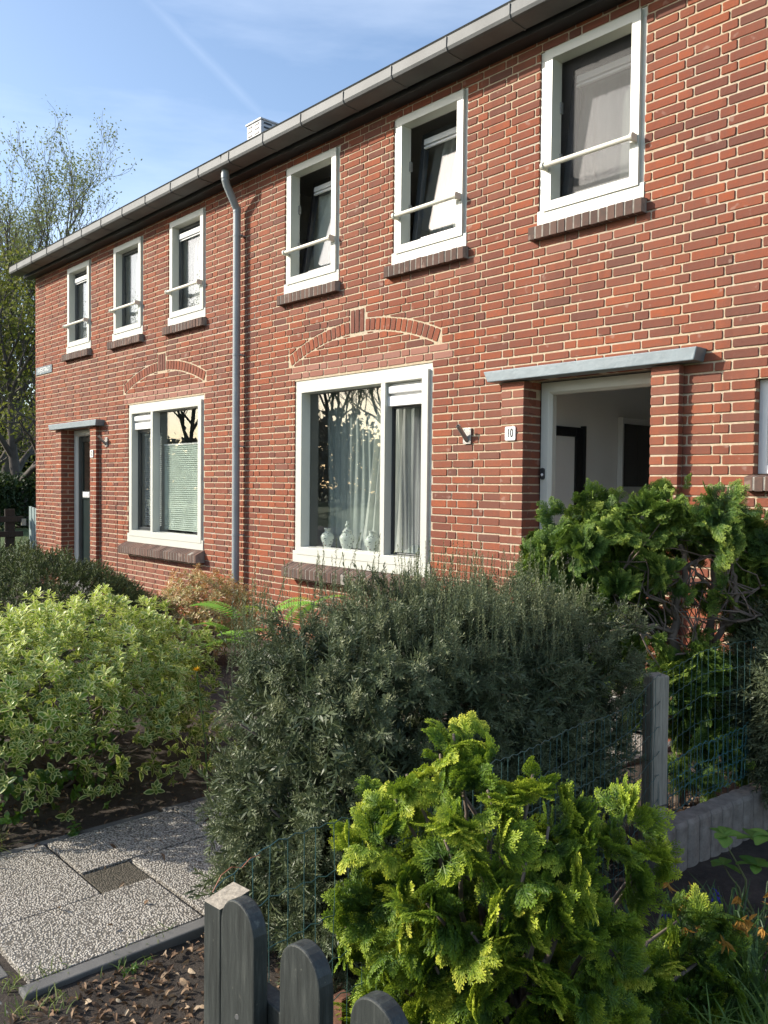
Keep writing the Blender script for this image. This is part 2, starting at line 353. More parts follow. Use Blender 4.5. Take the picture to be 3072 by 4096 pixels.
def make_arch(cx):
    half = 1.03; rise = 0.215; zsp = 2.832; Rr = (half * half + rise * rise) / (2 * rise); zc = zsp + rise - Rr; th = 0.102
    Ro, Ri = Rr, Rr - th; kz0, kz1 = zc + Ri - .004, 3.142; kx = 0.097; g = 0.013
    def outer(x): return zc + math.sqrt(max(0, (Ro + g) ** 2 - (x - cx) ** 2))
    def inner(x): return zc + math.sqrt(max(0, (Ri - g) ** 2 - (x - cx) ** 2))
    aend = math.asin(half / Ro)
    bricks = []
    nb = 14; a0 = (kx + .006) / Ri
    for s in (-1, 1):
        for i in range(nb):
            t0 = a0 + (aend - a0) * i / nb; t1 = a0 + (aend - a0) * (i + 1) / nb; ga = 0.0062 / Ro
            p = []
            for tt, rr in ((t0 + ga, Ri), (t1 - ga, Ri), (t1 - ga, Ro), (t0 + ga, Ro)): p.append((cx + s * rr * math.sin(tt), zc + rr * math.cos(tt)))
            if s < 0: p = p[::-1]
            bricks.append((p, 0.25 + 0.7 * rng.random()))
    for i in range(3):
        x = cx - .093 + i * .0635
        bricks.append(([(x, kz0), (x + .052, kz0), (x + .052, kz1), (x, kz1)], 0.02 + .1 * rng.random()))
    xe0, xe1 = cx - (Ro) * math.sin(aend) - .012, cx + (Ro) * math.sin(aend) + .012
    xi0, xi1 = cx - Ri * math.sin(aend), cx + Ri * math.sin(aend)
    def clip(a, b_, c_, d_):
        res = []
        for (u, v) in cut((a, b_), [(cx - kx - g, cx + kx + g)] if d_ > kz0 - .02 and c_ < kz1 + .01 else []):
            if d_ < zc + Ri * math.cos(aend) - .012: res.append([(u, c_), (v, c_), (v, d_), (u, d_)]); continue
            # parts beyond the springings stay whole
            for (p, q) in cut((u, v), [(xe0, xe1)]): res.append([(p, c_), (q, c_), (q, d_), (p, d_)])
            p, q = max(u, xe0), min(v, xe1)
            if q - p < .015: continue
            xs = np.linspace(p, q, 9)
            lo = np.array([max(c_, outer(x)) for x in xs])
            ok = lo < d_ - .006
            if ok.any():
                X = xs[ok]; Lw = lo[ok]
                if len(X) > 1 and (X[-1] - X[0]) > .02: res.append(list(zip(X, Lw)) + [(X[-1], d_), (X[0], d_)])
            p, q = max(u, xi0), min(v, xi1)
            if q - p < .015: continue
            xs = np.linspace(p, q, 9)
            hi = np.array([min(d_, inner(x)) for x in xs]); ok = hi > c_ + .006
            if ok.any():
                X = xs[ok]; Hh = hi[ok]
                if len(X) > 1 and (X[-1] - X[0]) > .02: res.append([(X[0], c_), (X[-1], c_)] + list(zip(X[::-1], Hh[::-1])))
        return res
    return dict(x0=cx - half - .02, x1=cx + half + .02, zlo=zc + Ri * math.cos(aend), zkey=kz1, clip=clip, bricks=bricks)
def sill(parent, x0, x1, zt, zb, prot, back=0.02, slope=0.012):
    B = Bricks(); n = round((x1 - x0) / 0.0645); st = (x1 - x0) / n; mb = MB()
    for i in range(n):
        a = x0 + i * st + .0062; b_ = x0 + (i + 1) * st - .0062; j = rng.normal(0, .0015); ft = zt - slope + j
        mb.ca = rng.random(); mb.ct = 0.0
        yf = -prot + rng.normal(0, .0012); bv = .003
        # sloping rowlock brick with a softened front arris
        pr = [(yf + bv, zb + j), (yf, zb + bv + j), (yf, ft - bv), (yf + bv, ft), (back, zt + j * .5), (back, zb + j)]
        V = [(x_, y_, z_) for x_ in (a, b_) for (y_, z_) in pr]
        k = len(pr); mb.add(V, [tuple(range(k)), tuple(range(2 * k - 1, k - 1, -1))] + [(q, (q + 1) % k, k + (q + 1) % k, k + q) for q in range(k)], 0)
    mb.ca = .5
    mb.add([(x_, y_, z_) for x_ in (x0 + .006, x1 - .006) for (y_, z_) in ((-prot + .0025, zb + .004), (-prot + .0025, zt - slope - .003), (back, zt - .005), (back, zb + .004))],
           [(0, 1, 2, 3), (7, 6, 5, 4), (0, 1, 5, 4), (1, 2, 6, 5), (2, 3, 7, 6), (3, 0, 4, 7)], 1)
    return mb.build('sill', [SILLB, SILLM], parent, bevel=0.0015)
GOLD = [(12.051,-3.449,0.991,0.054),(12.065,-3.4,1.007,0.038),(12.03,-3.472,0.942,0.038),(12.134,-3.414,0.966,0.037),(12.0,-3.554,0.904,0.032),(11.897,-3.569,0.83,0.071),(11.941,-3.6,0.785,0.08),(11.865,-3.606,0.753,0.038),(11.973,-3.565,0.84,0.048),(12.15,-3.553,0.882,0.05),(12.19,-3.485,0.902,0.045),(12.137,-3.479,0.928,0.041),(12.234,-3.38,0.926,0.041),(12.218,-3.425,0.906,0.041),(12.136,-3.565,0.794,0.045),(12.272,-3.302,0.865,0.052),(12.329,-3.286,0.831,0.041),(12.311,-3.105,0.818,0.05),(12.287,-3.389,0.824,0.045),(12.351,-3.236,0.777,0.057),(12.36,-3.093,0.735,0.049),(12.212,-3.515,0.749,0.04),(12.294,-3.477,0.771,0.049),(12.341,-3.378,0.742,0.055),(12.352,-3.137,0.669,0.054),(11.955,-3.632,0.632,0.074),(11.868,-3.627,0.516,0.06),(12.068,-3.61,0.682,0.046),(12.146,-3.63,0.677,0.054),(12.183,-3.57,0.671,0.049),(12.263,-3.529,0.688,0.044),(12.35,-3.406,0.704,0.054),(12.355,-3.282,0.61,0.072),(12.106,-3.588,0.571,0.061),(12.226,-3.573,0.624,0.058),(12.269,-3.496,0.624,0.044),(12.315,-3.436,0.551,0.064),(12.357,-3.218,0.536,0.063),(12.125,-3.578,0.508,0.066),(12.347,-3.337,0.502,0.066),(12.344,-3.042,0.405,0.061),(12.225,-3.502,0.487,0.07),(12.274,-3.403,0.429,0.066),(12.318,-3.198,0.355,0.08),(12.084,-3.564,0.38,0.057),(12.159,-3.501,0.379,0.062),(11.929,-3.607,0.451,0.065),(12.062,-3.645,0.599,0.055),(12.281,-3.458,0.691,0.049),(12.243,-3.493,0.839,0.049),(12.181,-3.542,0.833,0.045),(12.226,-3.478,0.386,0.06),(12.282,-3.3,0.332,0.068),(12.09,-3.519,0.925,0.036),(12.069,-3.452,0.947,0.037),(12.336,-3.031,0.744,0.034),(12.251,-2.727,0.374,0.056),(12.29,-2.686,0.34,0.063),(12.329,-2.645,0.298,0.056),(12.273,-2.707,0.269,0.07),(12.322,-2.656,0.214,0.07),(12.248,-2.74,0.164,0.077),(12.296,-2.688,0.13,0.07),(12.352,-2.626,0.166,0.042),(12.209,-2.781,0.199,0.07),(12.203,-2.793,0.093,0.07)]
HIN = [(10.754,-1.285,1.411,0.059),(10.974,-1.554,1.316,0.072),(10.694,-1.276,1.211,0.079),(10.763,-1.452,1.224,0.063),(10.745,-1.488,1.136,0.063),(10.812,-1.135,1.357,0.079),(10.924,-1.145,1.414,0.078),(10.978,-1.08,1.493,0.052),(11.073,-1.532,1.285,0.083),(11.063,-1.308,1.324,0.074),(11.205,-1.359,1.393,0.071),(11.222,-1.257,1.452,0.066),(11.264,-1.194,1.488,0.072),(11.154,-0.833,1.554,0.059),(11.336,-1.181,1.478,0.084),(11.246,-1.158,1.378,0.098),(11.294,-0.957,1.424,0.075),(11.051,-0.966,1.259,0.104),(11.126,-0.797,1.283,0.119),(11.277,-0.82,1.344,0.077),(11.461,-0.981,1.419,0.085),(11.415,-0.784,1.45,0.063),(11.415,-0.669,1.359,0.102),(11.519,-1.042,1.316,0.095),(11.481,-0.616,1.348,0.077),(11.593,-0.726,1.307,0.074),(11.496,-0.672,1.236,0.101),(11.41,-0.708,1.207,0.102),(11.008,-1.151,1.188,0.089),(11.117,-1.142,1.145,0.1),(10.999,-1.249,1.117,0.088),(11.151,-1.35,1.065,0.109),(11.137,-1.146,1.022,0.075),(11.312,-1.22,1.203,0.084),(11.007,-1.301,0.996,0.062),(10.959,-1.302,1.218,0.075),(10.85,-1.25,1.104,0.09),(11.051,-1.321,0.928,0.074),(11.407,-1.201,1.067,0.041),(11.131,-1.151,0.77,0.063),(11.27,-1.225,0.825,0.048),(11.295,-0.789,1.022,0.058),(11.407,-0.93,0.996,0.056),(11.371,-0.98,0.897,0.049),(10.969,-1.032,0.811,0.066),(11.385,-0.999,0.679,0.086),(11.327,-1.083,0.619,0.073),(11.45,-0.947,0.633,0.086),(11.475,-0.869,0.663,0.074),(11.41,-1.089,0.562,0.096),(11.456,-0.874,0.474,0.074),(11.468,-0.717,0.564,0.076),(11.339,-1.0,0.409,0.087),(11.369,-0.903,0.322,0.1),(11.256,-0.947,0.433,0.076),(11.129,-1.119,0.576,0.063),(11.061,-1.15,0.696,0.076),(10.795,-1.281,1.127,0.078),(11.491,-0.511,1.137,0.091),(11.228,-1.233,0.477,0.055),(10.836,-1.483,1.106,0.062)]
HBR = {'t1':[(11.316,-0.978,0.325),(11.303,-0.979,0.624),(11.297,-1.05,0.833),(11.298,-1.044,0.956),(11.321,-1.009,1.154),(11.304,-1.021,1.302)],'t2':[(11.357,-0.786,0.296),(11.348,-0.778,0.68),(11.346,-0.767,0.949),(11.346,-0.76,1.115),(11.381,-0.787,1.297)],'t3':[(11.38,-0.813,0.766),(11.442,-0.813,0.901),(11.505,-0.815,0.984),(11.496,-0.817,1.12),(11.481,-0.83,1.218),(11.503,-0.801,1.305)],'b1':[(11.3,-1.045,0.87),(11.285,-1.208,0.922),(11.236,-1.262,0.909),(11.187,-1.315,0.945),(11.16,-1.34,1.017)],'b2':[(11.293,-1.054,0.833),(11.296,-1.272,0.87),(11.274,-1.369,0.914),(11.195,-1.456,0.906)],'b3':[(11.298,-1.044,0.932),(11.306,-1.18,1.031),(11.256,-1.233,1.066),(11.23,-1.259,1.126)],'b4':[(11.318,-1.014,1.117),(11.325,-1.151,1.2),(11.292,-1.186,1.223)],'b5':[(11.324,-1.004,1.179),(11.372,-0.948,1.241),(11.413,-0.902,1.254),(11.456,-0.857,1.206)],'b6':[(11.351,-0.763,0.923),(11.486,-0.832,1.058),(11.544,-0.768,1.071),(11.592,-0.713,1.109)],'b7':[(11.465,-0.861,0.909),(11.576,-0.886,0.95),(11.632,-0.824,0.975)],'b8':[(11.184,-1.314,1.017),(11.136,-1.286,1.156),(11.182,-1.23,1.279)],'b9':[(11.366,-0.814,1.082),(11.358,-0.968,1.167),(11.323,-1.003,1.216)],'b10':[(11.371,-0.822,0.766),(11.418,-1.067,0.803),(11.354,-1.139,0.778)]}
HIN2=[(11.111,-0.967,0.883,0.1),(11.014,-0.944,0.393,0.109),(10.835,-1.346,0.777,0.067),(10.717,-1.195,0.44,0.104),(10.987,-1.297,0.6,0.095),(10.819,-1.079,0.478,0.113),(11.108,-0.93,0.412,0.091),(10.964,-1.214,0.656,0.099),(10.971,-1.396,1.068,0.103),(10.894,-1.338,0.938,0.091),(11.005,-0.883,1.02,0.102),(10.91,-1.189,0.952,0.091),(10.851,-1.153,0.957,0.096),(11.059,-0.952,0.925,0.069),(10.751,-1.253,0.948,0.09),(11.018,-1.06,0.654,0.079),(11.1,-1.105,1.093,0.066),(10.853,-1.272,0.425,0.1),(10.979,-1.009,0.656,0.094),(10.993,-1.126,0.686,0.08),(11.029,-1.031,0.79,0.087),(11.556,-0.992,0.374,0.092),(11.497,-0.739,0.541,0.1),(11.376,-0.867,0.666,0.1),(11.317,-0.919,0.606,0.086),(11.313,-1.166,0.656,0.085),(11.456,-0.963,0.454,0.078),(11.408,-0.918,0.404,0.093),(11.566,-0.783,0.301,0.104),(11.315,-1.059,0.17,0.083),(11.476,-0.731,0.358,0.08),(11.472,-0.996,0.383,0.093),(11.344,-1.107,0.691,0.095),(11.444,-1.026,0.757,0.084),(11.329,-1.154,0.584,0.09),(11.318,-1.063,0.534,0.1),(11.393,-0.986,0.681,0.077),(11.44,-0.934,0.688,0.09),(11.418,-1.007,0.189,0.099),(11.336,-0.931,0.497,0.086),(11.578,-0.865,0.236,0.075),(11.518,-1.004,0.308,0.098),(11.402,-1.046,0.686,0.095),(10.91,-1.168,1.421,0.106),(11.005,-1.192,1.32,0.105),(11.317,-0.498,1.319,0.077),(11.002,-0.969,1.298,0.098),(10.96,-0.895,1.187,0.107),(11.141,-1.118,1.244,0.07),(10.683,-1.201,1.222,0.081),(11.239,-0.703,1.384,0.073),(11.042,-0.81,1.23,0.098),(11.335,-0.958,1.357,0.097),(10.847,-1.415,1.257,0.065),(10.895,-1.355,1.314,0.069),(10.939,-1.067,1.233,0.087),(11.024,-1.104,1.189,0.094),(11.362,-0.658,1.322,0.085),(11.397,-0.728,1.257,0.101),(11.38,-0.576,1.014,0.071),(11.446,-0.381,1.18,0.08),(11.464,-0.434,1.034,0.091),(11.369,-0.449,0.9,0.109),(11.352,-0.488,1.061,0.072),(11.429,-0.745,0.876,0.064),(11.497,-0.637,1.157,0.096),(11.517,-0.518,0.97,0.067)]
# ------------------------------------------------------------------ windows
def pane(name, parent, x0, x1, z0, z1, y, mat=None, mtx=None):
    mb = MB(); mb.box(x0, x1, y, y + .006, z0, z1); o = mb.build(name, mat or GLASS, parent)
    return o
def drape(name, x0, x1, z0, z1, y, amp=0.02, nf=9, mat=None, gather=0.0, thick=True, seed=1, lean=0.0, swirl=0.0):
    r_ = random.Random(seed); nx, nz_ = 90, 24; V = []; ph = [r_.uniform(0, 6) for _ in range(4)]
    for j in range(nz_ + 1):
        v = j / nz_
        for i in range(nx + 1):
            u = i / nx
            wob = math.sin(u * nf * 2 * math.pi + ph[0] + .6 * math.sin(v * 3 + ph[1])) + .4 * math.sin(u * nf * 4.3 * math.pi + ph[2] + v * 2)
            xw = (x1 - x0) * (1 - gather * v)
            V.append((x0 + (x1 - x0) * gather * v * lean + u * xw + .012 * math.sin(v * 5 + u * 9), y + amp * wob * (0.6 + .4 * v), z0 + (z1 - z0) * v + swirl * math.sin(u * 3.1) * (1 - v)))
    F = [(j * (nx + 1) + i, j * (nx + 1) + i + 1, (j + 1) * (nx + 1) + i + 1, (j + 1) * (nx + 1) + i) for j in range(nz_) for i in range(nx)]
    return link(name, npmesh(name, V, [np.array(F)]), None, [mat or CURT], smooth=True)
def upper_window(parent, x0, x1, kind, label=None):
    z0, z1 = 3.445, 4.661
    mb = MB()
    mb.box(x0, x1, .014, .06, z1 - .06, z1 - .001); mb.box(x0 + .001, x0 + .10, .0135, .06, z0 + .10, z1 - .061); mb.box(x1 - .10, x1 - .001, .0135, .06, z0 + .10, z1 - .061); mb.box(x0 - .004, x1 + .004, -.004, .06, z0 - .002, z0 + .099)
    a, b_, c_, d_ = x0 + .052, x1 - .034, z0 + .085, z1 - .012
    ringframe(mb, a, b_, c_, d_, .066, -.014, .02, .088)
    o = mb.build('window', WHITE, parent, bevel=0.002)
    if label: o['label'] = label
    ia, ib, ic, id_ = a + .07, b_ - .07, c_ + .07, d_ - .07
    if kind in ('dark', 'vent'):
        s = MB(); zt = id_ - (.11 if kind == 'vent' else 0)
        ringframe(s, ia, ib, ic, id_, .038, .074, .1, .1)
        s.build('sash', ANTH, o, bevel=.002)
        if kind == 'vent':
            v = MB(); v.box(ia + .03, ib - .005, .052, .078, id_ - .135, id_ - .075); v.box(ia + .03, ib - .005, .066, .079, id_ - .155, id_ - .139, 0)
            v.build('vent', WHITE2, o, bevel=.004)
            pane('pane', o, ia + .036, ib - .036, ic + .036, id_ - .13, .092)
        else: pane('pane', o, ia + .036, ib - .036, ic + .036, id_ - .036, .092)
    else:
        # inward tilted sash behind the fixed frame
        s = MB(); s.box(ia - .01, ib + .01, .10, .13, ic - .012, ic); 
        th = R(-7.0 if kind != 'tilt_white' else -9.0)
        W_ = ib - ia; H_ = id_ - ic
        def rot(v): x, y, z = v; zz = z - ic; return (x, .115 + (y - .115) * math.cos(th) - zz * math.sin(th), ic + (y - .115) * math.sin(th) + zz * math.cos(th))
        s2 = MB(); ringframe(s2, ia + .006, ib - .002, ic + .004, id_ - .01, .05, .10, .145, .145)
        s2.v = [rot(v) for v in s2.v]; s2.build('sash', ANTH if kind != 'tilt_white' else BLACK, o, bevel=.002)
        s3 = MB(); s3.box(ia + .05, ib - .05, .122, .128, ic + .05, id_ - .06); s3.v = [rot(v) for v in s3.v]; s3.build('pane', GLASS, o)
        v = MB(); v.box(ia + .05, ib - .01, .085, .112, id_ - .12, id_ - .07); v.box(ia + .05, ib - .01, .09, .112, id_ - .15, id_ - .13); v.v = [rot(q) for q in v.v]; v.build('vent', WHITE2, o, bevel=.004)
        
        for ha, hb in ((.62, .70), (.28, .34)): hg = MB(); hg.box(ia - .001, ia + .012, .07, .10, ic + ha, ic + hb); hg.build('hinge', STEEL, o, bevel=.001)
        if kind == 'screen': pane('insect_screen', o, ia, ib, ic, id_, .096, SCREEN)
    g = MB(); zr = 3.828; g.tube([(a + .045, -.062, zr), (b_ - .012, -.062, zr)], .0175, 14)
    for xx, s_ in ((a + .022, 1), (b_ - .03, 1)):
        g.tube([(xx - .0, -.062, zr), (xx + .022, -.062, zr)], .027, 14); g.box(xx + .001, xx + .021, -.055, -.0145, zr - .024, zr + .026)
    g.build('guard_rail', CREAM, o, bevel=.002)
    sill(o, x0 - .045, x1 + .03, z0 - .006, z0 - .108, .062, slope=.010)
    return o
m, t, b = new_mat('insect_mesh'); tp = t.nodes.new('ShaderNodeBsdfTransparent'); ms = t.nodes.new('ShaderNodeMixShader'); ms.inputs[0].default_value = 0.22
b.inputs['Base Color'].default_value = (.03, .03, .03, 1); t.links.new(tp.outputs[0], ms.inputs[1]); t.links.new(b.outputs[0], ms.inputs[2]); t.links.new(ms.outputs[0], t.nodes['Material Output'].inputs[0]); SCREEN = m
def ground_window(parent, x0, x1, mx0, mx1, narrow_left, label):
    z0, z1 = .845, 2.583; mb = MB()
    mb.box(x0, x1, .014, .06, z1 - .07, z1 - .001); mb.box(x0 + .001, x0 + .12, .0135, .06, z0 + .10, z1 - .071); mb.box(x1 - .12, x1 - .001, .0135, .06, z0 + .10, z1 - .071); mb.box(x0 - .004, x1 + .004, -.008, .06, z0 - .012, z0 + .099)
    a, b_, c_, d_ = x0 + .06, x1 - .035, z0 + .066, z1 - .05; wd = .072
    # outer ring, then the mullion
    mb.loops([rect(a, b_, c_, d_, .02), rect(a, b_, c_, d_, -.014), rect(a + wd, b_ - wd, c_ + wd, d_ - wd, -.014), rect(a + wd + .006, b_ - wd - .006, c_ + wd + .006, d_ - wd - .006, .088)])
    mb.box(mx0, mx1, -.012, .088, c_ + wd - .004, d_ - wd + .004)
    o = mb.build('window', WHITE, parent, bevel=.002); o['label'] = label
    il, ir, ib, it = a + wd + .006, b_ - wd - .006, c_ + wd + .006, d_ - wd - .006
    cas = (il, mx0) if narrow_left else (mx1, ir); fix = (mx1, ir) if narrow_left else (il, mx0)
    pane('pane', o, fix[0] - .002, fix[1] + .002, ib - .002, it + .002, .088)
    tr_ = MB(); tr_.box(cas[0] - .001, cas[1] + .001, .02, .09, 2.26, 2.345); tr_.build('transom', WHITE2, o, bevel=.003)
    v = MB(); v.box(cas[0] + .004, cas[1] - .004, .012, .085, 2.365, 2.43); v.box(cas[0], cas[1], .05, .09, 2.35, it + .002, 0)
    v.build('vent', WHITE2, o, bevel=.012)
    s = MB(); ringframe(s, cas[0], cas[1], ib, 2.26, .035 if narrow_left else .014, .07, .1, .1); s.build('sash', ANTH, o, bevel=.002)
    if narrow_left: pane('pane', o, cas[0] + .034, cas[1] - .034, ib + .03, 2.23, .09)
    sill(o, x0 - .05, x1 + .035, z0 + .0, z0 - .155, .115, slope=.062)
    return o
# ------------------------------------------------------------------ eaves profile, roof, door surrounds
def gutter(parent, xa, xb, seams):
    P = [(-.338, 4.900), (-.326, 4.908), (-.322, 4.896), (-.328, 4.888), (-.332, 4.812), (-.322, 4.790), (-.300, 4.782), (-.155, 4.776), (-.150, 4.880)]
    inn = [(-.146, 4.880), (-.150, 4.782), (-.300, 4.788), (-.324, 4.815), (-.3235, 4.886)]
    prof = P + inn; mb = MB(); k = len(prof)
    def ex(xs, pr):
        kk = len(pr); V = [(x, y, z) for x in xs for y, z in pr]
        mb.add(V, [(i * kk + q, i * kk + (q + 1) % kk, (i + 1) * kk + (q + 1) % kk, (i + 1) * kk + q) for i in range(len(xs) - 1) for q in range(kk)] + [tuple(range(kk)), tuple((len(xs) - 1) * kk + q for q in range(kk))[::-1]])
    ex([xa, xb], prof)
    c = (-.24, 4.84)
    for sx in seams:
        pr = [(-.331 - .006, 4.886), (-.331 - .0075, 4.811), (-.325 - .003, 4.785), (-.301, 4.7755), (-.155, 4.7695), (-.155, 4.7745), (-.301, 4.7805), (-.3255, 4.789), (-.3325, 4.812), (-.3295, 4.886)]
        ex([sx, sx + .014], pr)
    if xa < 0: mb.add([(xa - .001, y, z) for y, z in P], [tuple(range(len(P)))])
    return mb.build('gutter', ZINC, parent)
def door_surround(parent, xc, number):
    """two brick pilasters, recess sides and the painted concrete canopy"""
    xl0, xl1, xr0, xr1 = xc - .713, xc - .504, xc + .504, xc + .70
    for (a, b_, side) in ((xl0, xl1, 1), (xr0, xr1, 0)):
        B = Bricks(); mo = MB()
        for n in range(37, 75):
            zt = Z0 - n * CH - JT / 2; zb = zt - CH + JT
            if zt > 2.349: zt = 2.349
            if zt - zb < .015: continue
            r_ = rng.random(); off = (0, -.06, 0); old = rng.uniform(.0, .35) if n < 41 else 0
            if n % 2: B.poly([(a, zb), (b_, zb), (b_, zt), (a, zt)], O=off, depth=.05, tip=old)
            else:
                mm = (a + b_) / 2 + rng.normal(0, .004)
                B.poly([(a, zb), (mm - .006, zb), (mm - .006, zt), (a, zt)], O=off, depth=.05, tip=old); B.poly([(mm + .006, zb), (b_, zb), (b_, zt), (mm + .006, zt)], O=off, depth=.05, tip=old)
            # side returns
            for xs_, nx_, y0_, y1_ in ((b_, 1, -.0555, .150 if side else -.001), (a, -1, -.0555, .150 if not side else -.001)):
                cuts = [y0_, y0_ + (.10 if n % 2 else .205), y1_] if y1_ > .1 else [y0_, y1_]
                for q in range(len(cuts) - 1):
                    y0q, y1q = cuts[q] + (.005 if q else 0), cuts[q + 1] - .005
                    if y1q - y0q < .012: continue
                    P_ = [(y0q, zb), (y1q, zb), (y1q, zt), (y0q, zt)]
                    B.poly(P_, O=(xs_, 0, 0), U=(0, 1, 0), Nn=(nx_, 0, 0), depth=.03, rnd=r_ if q == 0 else None, tip=old, bv=.002)
        mo.box(a + .005, b_ - .005, -.0555, .15, -.04, 2.345)
        B.build('pilaster', [BRICK, MORTAR], parent, mo)
    mb = MB(); zt, zb = 2.432, 2.352
    V = []
    for y, e in ((-.122, 0), (.01, .0)):
        V += [(xc - .798, y, zb), (xc + .822, y, zb), (xc + .842, y, zt), (xc - .838, y, zt)]
    mb.add(V, [(0, 1, 2, 3), (7, 6, 5, 4), (0, 4, 5, 1), (1, 5, 6, 2), (2, 6, 7, 3), (3, 7, 4, 0)])
    mb.build('canopy', CANOPY, parent, bevel=.006)
    f = MB(); a, b_ = xc - .491, xc + .491
    f.loops([rect(a, b_, .15, 2.342, .19), rect(a, b_, .15, 2.342, .13), rect(a + .065, b_ - .065, .14, 2.272, .13), rect(a + .085, b_ - .085, .14, 2.255, .155), rect(a + .085, b_ - .085, .14, 2.255, .2)])
    fr_ = f.build('door_frame', WHITE, parent, bevel=.002)
    dk = MB(); dk.box(a - .012, a - .001, .14, .16, .15, 2.348); dk.box(b_ + .001, b_ + .012, .14, .16, .15, 2.348); dk.box(a - .012, b_ + .012, .14, .16, 2.3435, 2.3495); dk.build('weather_seal', BLACK, parent)
    st = MB(); st.box(a, b_, -.06, .24, .02, .149); st.build('door_step', simple('step_stone_%d' % number, (.2, .19, .18), .8, .2, 20, .4), parent, bevel=.004)
    return fr_
def text_mesh(s, size, xs=1.0, ext=0.001, bold=0.0):
    cu_ = bpy.data.curves.new('lettering', 'FONT'); cu_.body = s; cu_.size = size; cu_.extrude = ext; cu_.offset = bold; cu_.align_x = 'CENTER'; cu_.align_y = 'CENTER'
    o = bpy.data.objects.new('lettering', cu_); col.objects.link(o); dg = bpy.context.evaluated_depsgraph_get(); me = bpy.data.meshes.new_from_object(o.evaluated_get(dg)); bpy.data.objects.remove(o)
    me.transform(Matrix(((xs, 0, 0, 0), (0, 0, -1, 0), (0, 1, 0, 0), (0, 0, 0, 1)))); me.name = 'lettering'
    return me
ENAMEL = simple('white_enamel', (.78, .78, .75), .2, .03, 20)
ENBLUE = simple('grey_blue_enamel', (.10, .135, .155), .35, .15, 20)
def rounded(w_, h_, r_, n=5):
    P = []
    for cx, cz, a0 in ((w_ / 2 - r_, h_ / 2 - r_, 0), (-w_ / 2 + r_, h_ / 2 - r_, 90), (-w_ / 2 + r_, -h_ / 2 + r_, 180), (w_ / 2 - r_, -h_ / 2 + r_, 270)):
        for i in range(n + 1): a = R(a0 + 90 * i / n); P.append((cx + r_ * math.cos(a), cz + r_ * math.sin(a)))
    return P
def plate_mesh(mb, w_, h_, r_, y0, y1, m=0):
    P = rounded(w_, h_, r_); k = len(P)
    mb.add([(x, y0, z) for x, z in P] + [(x, y1, z) for x, z in P], [tuple(range(k)), tuple(range(2 * k - 1, k - 1, -1))] + [(i, (i + 1) % k, k + (i + 1) % k, k + i) for i in range(k)], m)
# ------------------------------------------------------------------ the two houses
XM = 5.872
H12 = empty('brick_house', (2.9, 0, 0), label='red brick end house with closed dark green door and street name sign on its corner', category='house', group='terraced brick houses')
H10 = empty('brick_house', (8.7, 0, 0), label='red brick house with open front door and three vases in its ground floor window', category='house', group='terraced brick houses')
def P12(o): return o
UW = [(1.129, 1.965), (2.655, 3.512), (4.165, 5.02), (6.52, 7.362), (8.078, 8.92), (9.61, 10.45)]
w12 = (3.105, 4.99, .833, 2.583); w10 = (6.70, 8.572, .833, 2.583)
D12, D10 = 1.565, 10.057
def reparent(root):
    for o in list(col.objects):
        if o.parent == root: o.matrix_parent_inverse = root.matrix_world.inverted()
holes12 = [(a, b_, 3.443, 4.661) for a, b_ in UW[:3]] + [w12, (D12 - .504, D12 + .504, -.03, 2.352)]
holes10 = [(a, b_, 3.443, 4.661) for a, b_ in UW[3:]] + [w10, (D10 - .504, D10 + .504, -.03, 2.352), (11.20, 11.62, 1.66, 2.223)]
pal12 = [(3.0, 5.1, 2.583, 2.71, .8)] + [(a + .2, b_ + .1, 3.20, 3.33, .35) for a, b_ in UW[:3]] + [(3.1, 5.1, .2, .69, .25)]
pal10 = [(6.6, 8.75, 2.583, 2.71, .8)] + [(a + .1, b_ + .1, 3.20, 3.33, .35) for a, b_ in UW[3:]]
wall(H12, -.10, XM, holes12, [make_arch(4.0)], pal12)
wall(H10, XM + .003, 13.6, holes10, [make_arch(7.63)], pal10)
j = MB(); 
# windows
upper_window(H12, *UW[0], 'vent', 'leftmost upper window with white vent strip and dark sash'); upper_window(H12, *UW[1], 'dark', 'middle upper window with plain dark sash'); upper_window(H12, *UW[2], 'vent', 'upper window with white vent strip beside the downpipe')
upper_window(H10, *UW[3], 'tilt_white', 'upper window tilted open with bright pane'); upper_window(H10, *UW[4], 'tilt', 'upper window with pale lace curtain'); upper_window(H10, *UW[5], 'screen', 'large upper window behind dark insect screen')
ground_window(H12, w12[0], w12[1], 3.745, 3.80, True, 'ground floor window with mint pleated blind'); ground_window(H10, w10[0], w10[1], 7.965, 8.02, False, 'ground floor window with three vases and white drapes')
